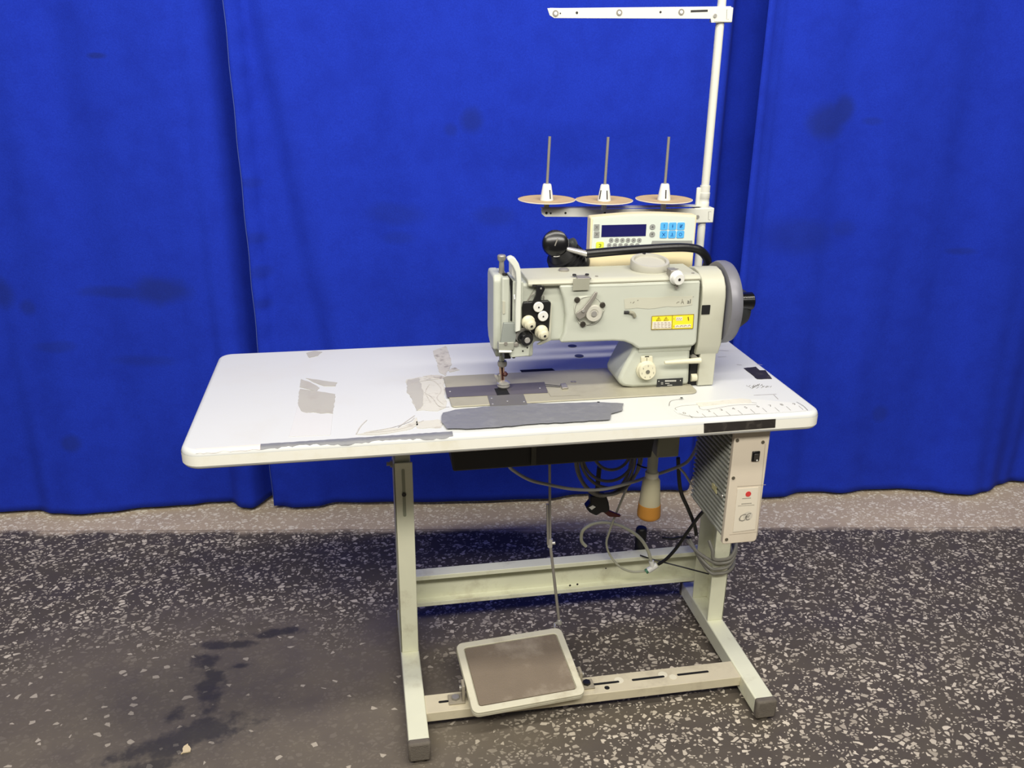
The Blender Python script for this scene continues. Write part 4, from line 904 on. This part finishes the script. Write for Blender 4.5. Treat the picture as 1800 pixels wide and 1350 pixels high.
obj('ce_mark', bm, mat('ce_grey', (134, 130, 120), .6), stk, smooth=False)
p = at(1270, 872, x=xb0 - .0016); obj('side_screw', lathe(p, -X_, [(0, .004), (.002, .0036)], 12), steel, box_b)
p = at(1256, 858, x=xb0 - .002); obj('earth_tag', prism(jag([(p.y - .012, p.z - .006), (p.y + .01, p.z - .004), (p.y + .012, p.z + .006), (p.y - .01, p.z + .008)], .002, .006), 'x', xb0 - .0035, xb0 - .002), mat('earth_tag_yellow', (196, 190, 140), .6), box_b, smooth=False)

# ------------------------------------------------------------------ oil pan and things hanging below
pa, pb = at(788, 828, y=.135), at(1141, 808, y=.135)
op = thing('oil_pan', (.69, .21, .64), 'black oil drip pan bolted under the table beneath the machine', 'oil pan')
zpan = (pa.z + pb.z) / 2
obj('tray', prism([(.478, T - .0375), (.488, zpan), (.905, zpan), (.915, T - .0375)], 'y', .135, .315), mat('pan_black', (12, 12, 13), .5, var=.3), op, bevel=.004)
q0, q1 = at(934, 790, y=.131), at(942, 817, y=.131)
obj('bracket', box(q0.x, q1.x, .128, .1345, q1.z, T - .0375), mat('pan_bracket_grey', (70, 70, 60), .6), op, bevel=.001)
q0, q1 = at(1157, 776, y=.16), at(1193, 803, y=.16)
mb = obj('motor_mount_block', box(q0.x, q1.x, .16, .24, q1.z, T - .0375), mat('mount_enamel', (140, 140, 122), .6, var=.1), bevel=.003); tag(mb, 'pale grey mounting block under the tabletop right of the oil pan', 'bracket')

bo_ = thing('oil_bottle', (.935, .2, .45), 'translucent plastic drain bottle with amber oil hanging under the table', 'bottle')
bt_, bs, bb_ = at(1147, 800, y=.22), at(1144, 836, y=.22), at(1141, 908, y=.22)
axis = Vector((0, 0, -1)); cx = at(1143, 870, y=.22).x; ztop = zpan; zsh = at(1144, 838, y=.22).z; zbo = at(1142, 908, y=.22).z; zoil = at(1142, 884, y=.22).z
frost = mat('frosted_plastic', (196, 190, 160), .45, var=.03, trans=.30)
obj('bottle_body', lathe((cx, .22, zbo), Z_, [(0, .021), (.004, .0255), (.010, .0262), (zsh - zbo - .008, .0195), (zsh - zbo, .014)], 32), frost, bo_)
obj('oil', lathe((cx, .22, zbo - .0006), Z_, [(0, .0222), (.004, .0262), (.010, .0268), (zoil - zbo, .0252), (zoil - zbo + .0005, .024)], 32), mat('amber_oil', (196, 138, 62), .25, var=.10, trans=.25), bo_)
obj('neck_ring', lathe((cx, .22, zsh), Z_, [(0, .0150), (.012, .0150), (.013, .0118)], 28), mat('frosted_ring', (206, 202, 184), .45), bo_)
obj('neck', lathe((cx, .22, zsh + .012), Z_, [(0, .0118), (max(.02, ztop - zsh - .012 + .004), .0118)], 24), mat('frosted_neck', (176, 178, 162), .45), bo_)

# grey cable coil
yC = .33
def ellipse_loop(cx, cy, rx, ry, y, a0=0, a1=360, tilt=0, n=26):
    out = []
    for k in range(n + 1):
        t = math.radians(a0 + (a1 - a0) * k / n); u, v = rx * math.cos(t), ry * math.sin(t)
        out.append(at(cx + u * math.cos(tilt) - v * math.sin(tilt), cy + u * math.sin(tilt) + v * math.cos(tilt), y=y + .004 * math.sin(3 * t)))
    return out
cc = thing('cable_coil', (.83, .33, .55), 'bundled coil of grey cable hanging behind the oil pan', 'cable coil')
for i, (cx_, cy_, rx, ry, tl_) in enumerate(((1068, 805, 56, 66, .15), (1066, 808, 50, 62, .2), (1074, 800, 54, 58, .1), (1070, 796, 46, 50, .25), (1062, 802, 48, 70, .1), (1076, 788, 34, 38, .2))):
    obj('cable_loop', tube(ellipse_loop(cx_, cy_, rx, ry, yC + .006 * i - .012, 0, 360, tl_), .0038, 8, 2), cable_g, cc)
p = at(1127, 815, y=yC); obj('cable_tie', tube([p + Vector((-.016, -.014, .006)), p + Vector((0, -.02, 0)), p + Vector((.014, -.012, -.006))], .002, 6), cable_b, cc)
o = obj('air_hose', tube([at(893, 815, y=.24), at(900, 825, y=.25), at(930, 843, y=.26), at(965, 852, y=.27), at(1010, 860, y=.27), at(1060, 860, y=.27), at(1110, 848, y=.27), at(1140, 838, y=.26), at(1175, 827, y=.25), at(1205, 814, y=.25), at(1220, 795, y=.25), at(1228, 775, y=.25)], .0038, 10), hose_w)
tag(o, 'pale grey air hose sagging across below the oil pan', 'hose')
yD = .40
tb = thing('clear_air_tube', (.93, .40, .2), 'clear plastic air tube looping in front of the cross beam into white fitting', 'tube')
obj('lower_tube', tube([at(1112, 835, y=.34), at(1100, 862, y=.36), at(1082, 905, y=.38), at(1071, 935, y=.39), at(1066, 955, y=.40), at(1072, 975, y=.405), at(1088, 995, y=.40), at(1110, 1005, y=.395), at(1136, 1004, y=.39)], .0028, 8), hose_c, tb)
obj('upper_tube', tube([at(1030, 960, y=.42), at(1022, 950, y=.415), at(1025, 932, y=.405), at(1045, 920, y=.40), at(1072, 919, y=.395), at(1100, 928, y=.39), at(1125, 946, y=.39), at(1139, 968, y=.39), at(1145, 990, y=.39)], .0044, 10), hose_c, tb)
f0_, f1_ = at(1139, 1003, y=.388), at(1155, 993, y=.388)
ftg = obj('fitting', tube([f0_, f1_], .0078, 14, 4), white_pl, tb)
obj('fitting_branch', cyl(at(1147, 997, y=.388), at(1145, 986, y=.39), .0066), white_pl, ftg)
obj('green_collar', cyl(at(1135, 1005, y=.388), at(1139, 1002.5, y=.388), .0066), mat('collar_green', (60, 116, 84), .4), ftg)
o = obj('black_hose', tube([at(1157, 992, y=.385), at(1172, 982, y=.375), at(1190, 962, y=.36), at(1205, 940, y=.34), at(1218, 922, y=.32), at(1228, 908, y=.30), at(1240, 895, y=.29)], .0042, 10), cable_b)
tag(o, 'black hose running from white fitting up behind the control box', 'hose')
o = obj('black_cable', tube([at(1192, 805, y=.27), at(1194, 845, y=.28), at(1198, 868, y=.29), at(1209, 893, y=.31), at(1218, 915, y=.33), at(1222, 928, y=.345), at(1224, 940, y=.35)], .0046, 10), cable_b)
tag(o, 'thick black cable hanging down left of the control box', 'cable')
o = obj('cable_tie', tube([at(1125, 976, y=.42), at(1150, 984, y=.41), at(1200, 997, y=.37), at(1246, 1009, y=.318)], .0018, 6), cable_b)
tag(o, 'thin black cable tie stretched from the beam to the right column', 'cable tie')
o = obj('ribbed_cord', tube([at(1165, 945, y=.47), at(1180, 947, y=.47), at(1200, 944, y=.46), at(1214, 946, y=.462)], .0036, 8), cable_b)
tag(o, 'short black cord lying along the cross beam top at right', 'cord')
# cable loops around the right column
lc = thing('looped_power_cable', (1.18, .36, .2), 'grey power cable looped round the right table column below control box', 'cable')
for i, (xa, ya, xm, ym, xr2, yr2) in enumerate(((1212, 948, 1262, 1000, 1291, 975), (1216, 955, 1262, 1008, 1290, 990), (1208, 950, 1268, 990, 1294, 965), (1246, 950, 1268, 984, 1294, 958))):
    pts = [at(xa, ya, y=.37 if i < 3 else .33), at((xa * 2 + xm) / 3 - 1, (ya * 1.4 + ym * 1.6) / 3, y=.335 if i < 3 else .315), at(xm - 14, ym - 2, y=.308), at(xm, ym, y=.306), at((xm + xr2) / 2 + 4, (ym * 1.6 + yr2 * .4) / 2, y=.308), at(xr2, yr2, y=.335), at(xr2 - 4, yr2 - 22, y=.39), at(xr2 - 8, yr2 - 36, y=.435)]
    obj('cable_loop', tube(pts, .0043, 8), cable_g, lc)
# dark hanging tool
gt = thing('hanging_tool', (.84, .36, .42), 'small dark clip tool with red tip hanging under the cable coil', 'tool')
yG = .37
gb = [(1036, 868), (1064, 868), (1068, 880), (1070, 893), (1062, 898), (1056, 897), (1046, 903), (1034, 897), (1028, 889), (1036, 881)]
obj('body', prism([(v.x, v.z) for v in (at(a, b, y=yG) for a, b in gb)], 'y', yG - .012, yG + .012), mat('tool_black', (14, 14, 18), .5), gt, bevel=.003)
gb = [(1057, 897), (1068, 896), (1080, 901), (1091, 905), (1088, 908), (1070, 907)]
obj('tip', prism([(v.x, v.z) for v in (at(a, b, y=yG) for a, b in gb)], 'y', yG - .005, yG + .005), mat('tool_dark_red', (74, 20, 16), .5), gt, bevel=.0015)
p = [(1035, 892), (1042, 888), (1047, 891), (1040, 896)]; obj('white_mark', prism([(v.x, v.z) for v in (at(a, b, y=yG - .012) for a, b in p)], 'y', yG - .0130, yG - .0122), white_pl, gt, smooth=False)
p = at(1050, 868, y=yG); obj('strap', tube([p + Z_ * .075 + Y_ * -.005, p + Z_ * .03, p - Z_ * .004], .006, 8), cable_b, gt)
# black cap standing on the beam
p = at(1128, 926, y=.476)
o = obj('black_canister', lathe((p.x, .476, .13), Z_, [(0, .0150), (p.z - .138, .0150), (p.z - .133, .0130), (p.z - .13, .008)], 28), black); tag(o, 'small black cylindrical canister fixed behind the cross beam', 'canister')
# loose wires under the right end
bw = obj('white_wire', tube([at(1194, 822, y=.26), at(1203, 832, y=.26), at(1210, 843, y=.26), at(1216, 852, y=.26)], .0028, 8), hose_w); tag(bw, 'short white wire behind the control box left edge', 'wire')

# floor litter
p = at(327, 1318, z=0)
o = obj('paper_scrap', prism(jag([(p.x - .008, p.y - .012), (p.x + .010, p.y - .008), (p.x + .008, p.y + .004), (p.x + .002, p.y + .016), (p.x - .004, p.y + .008)], .002, .006), 'z', .0006, .0030), mat('scrap_cream', (214, 196, 160), .7), smooth=False); tag(o, 'small cream paper scrap lying on the dark floor', 'scrap')
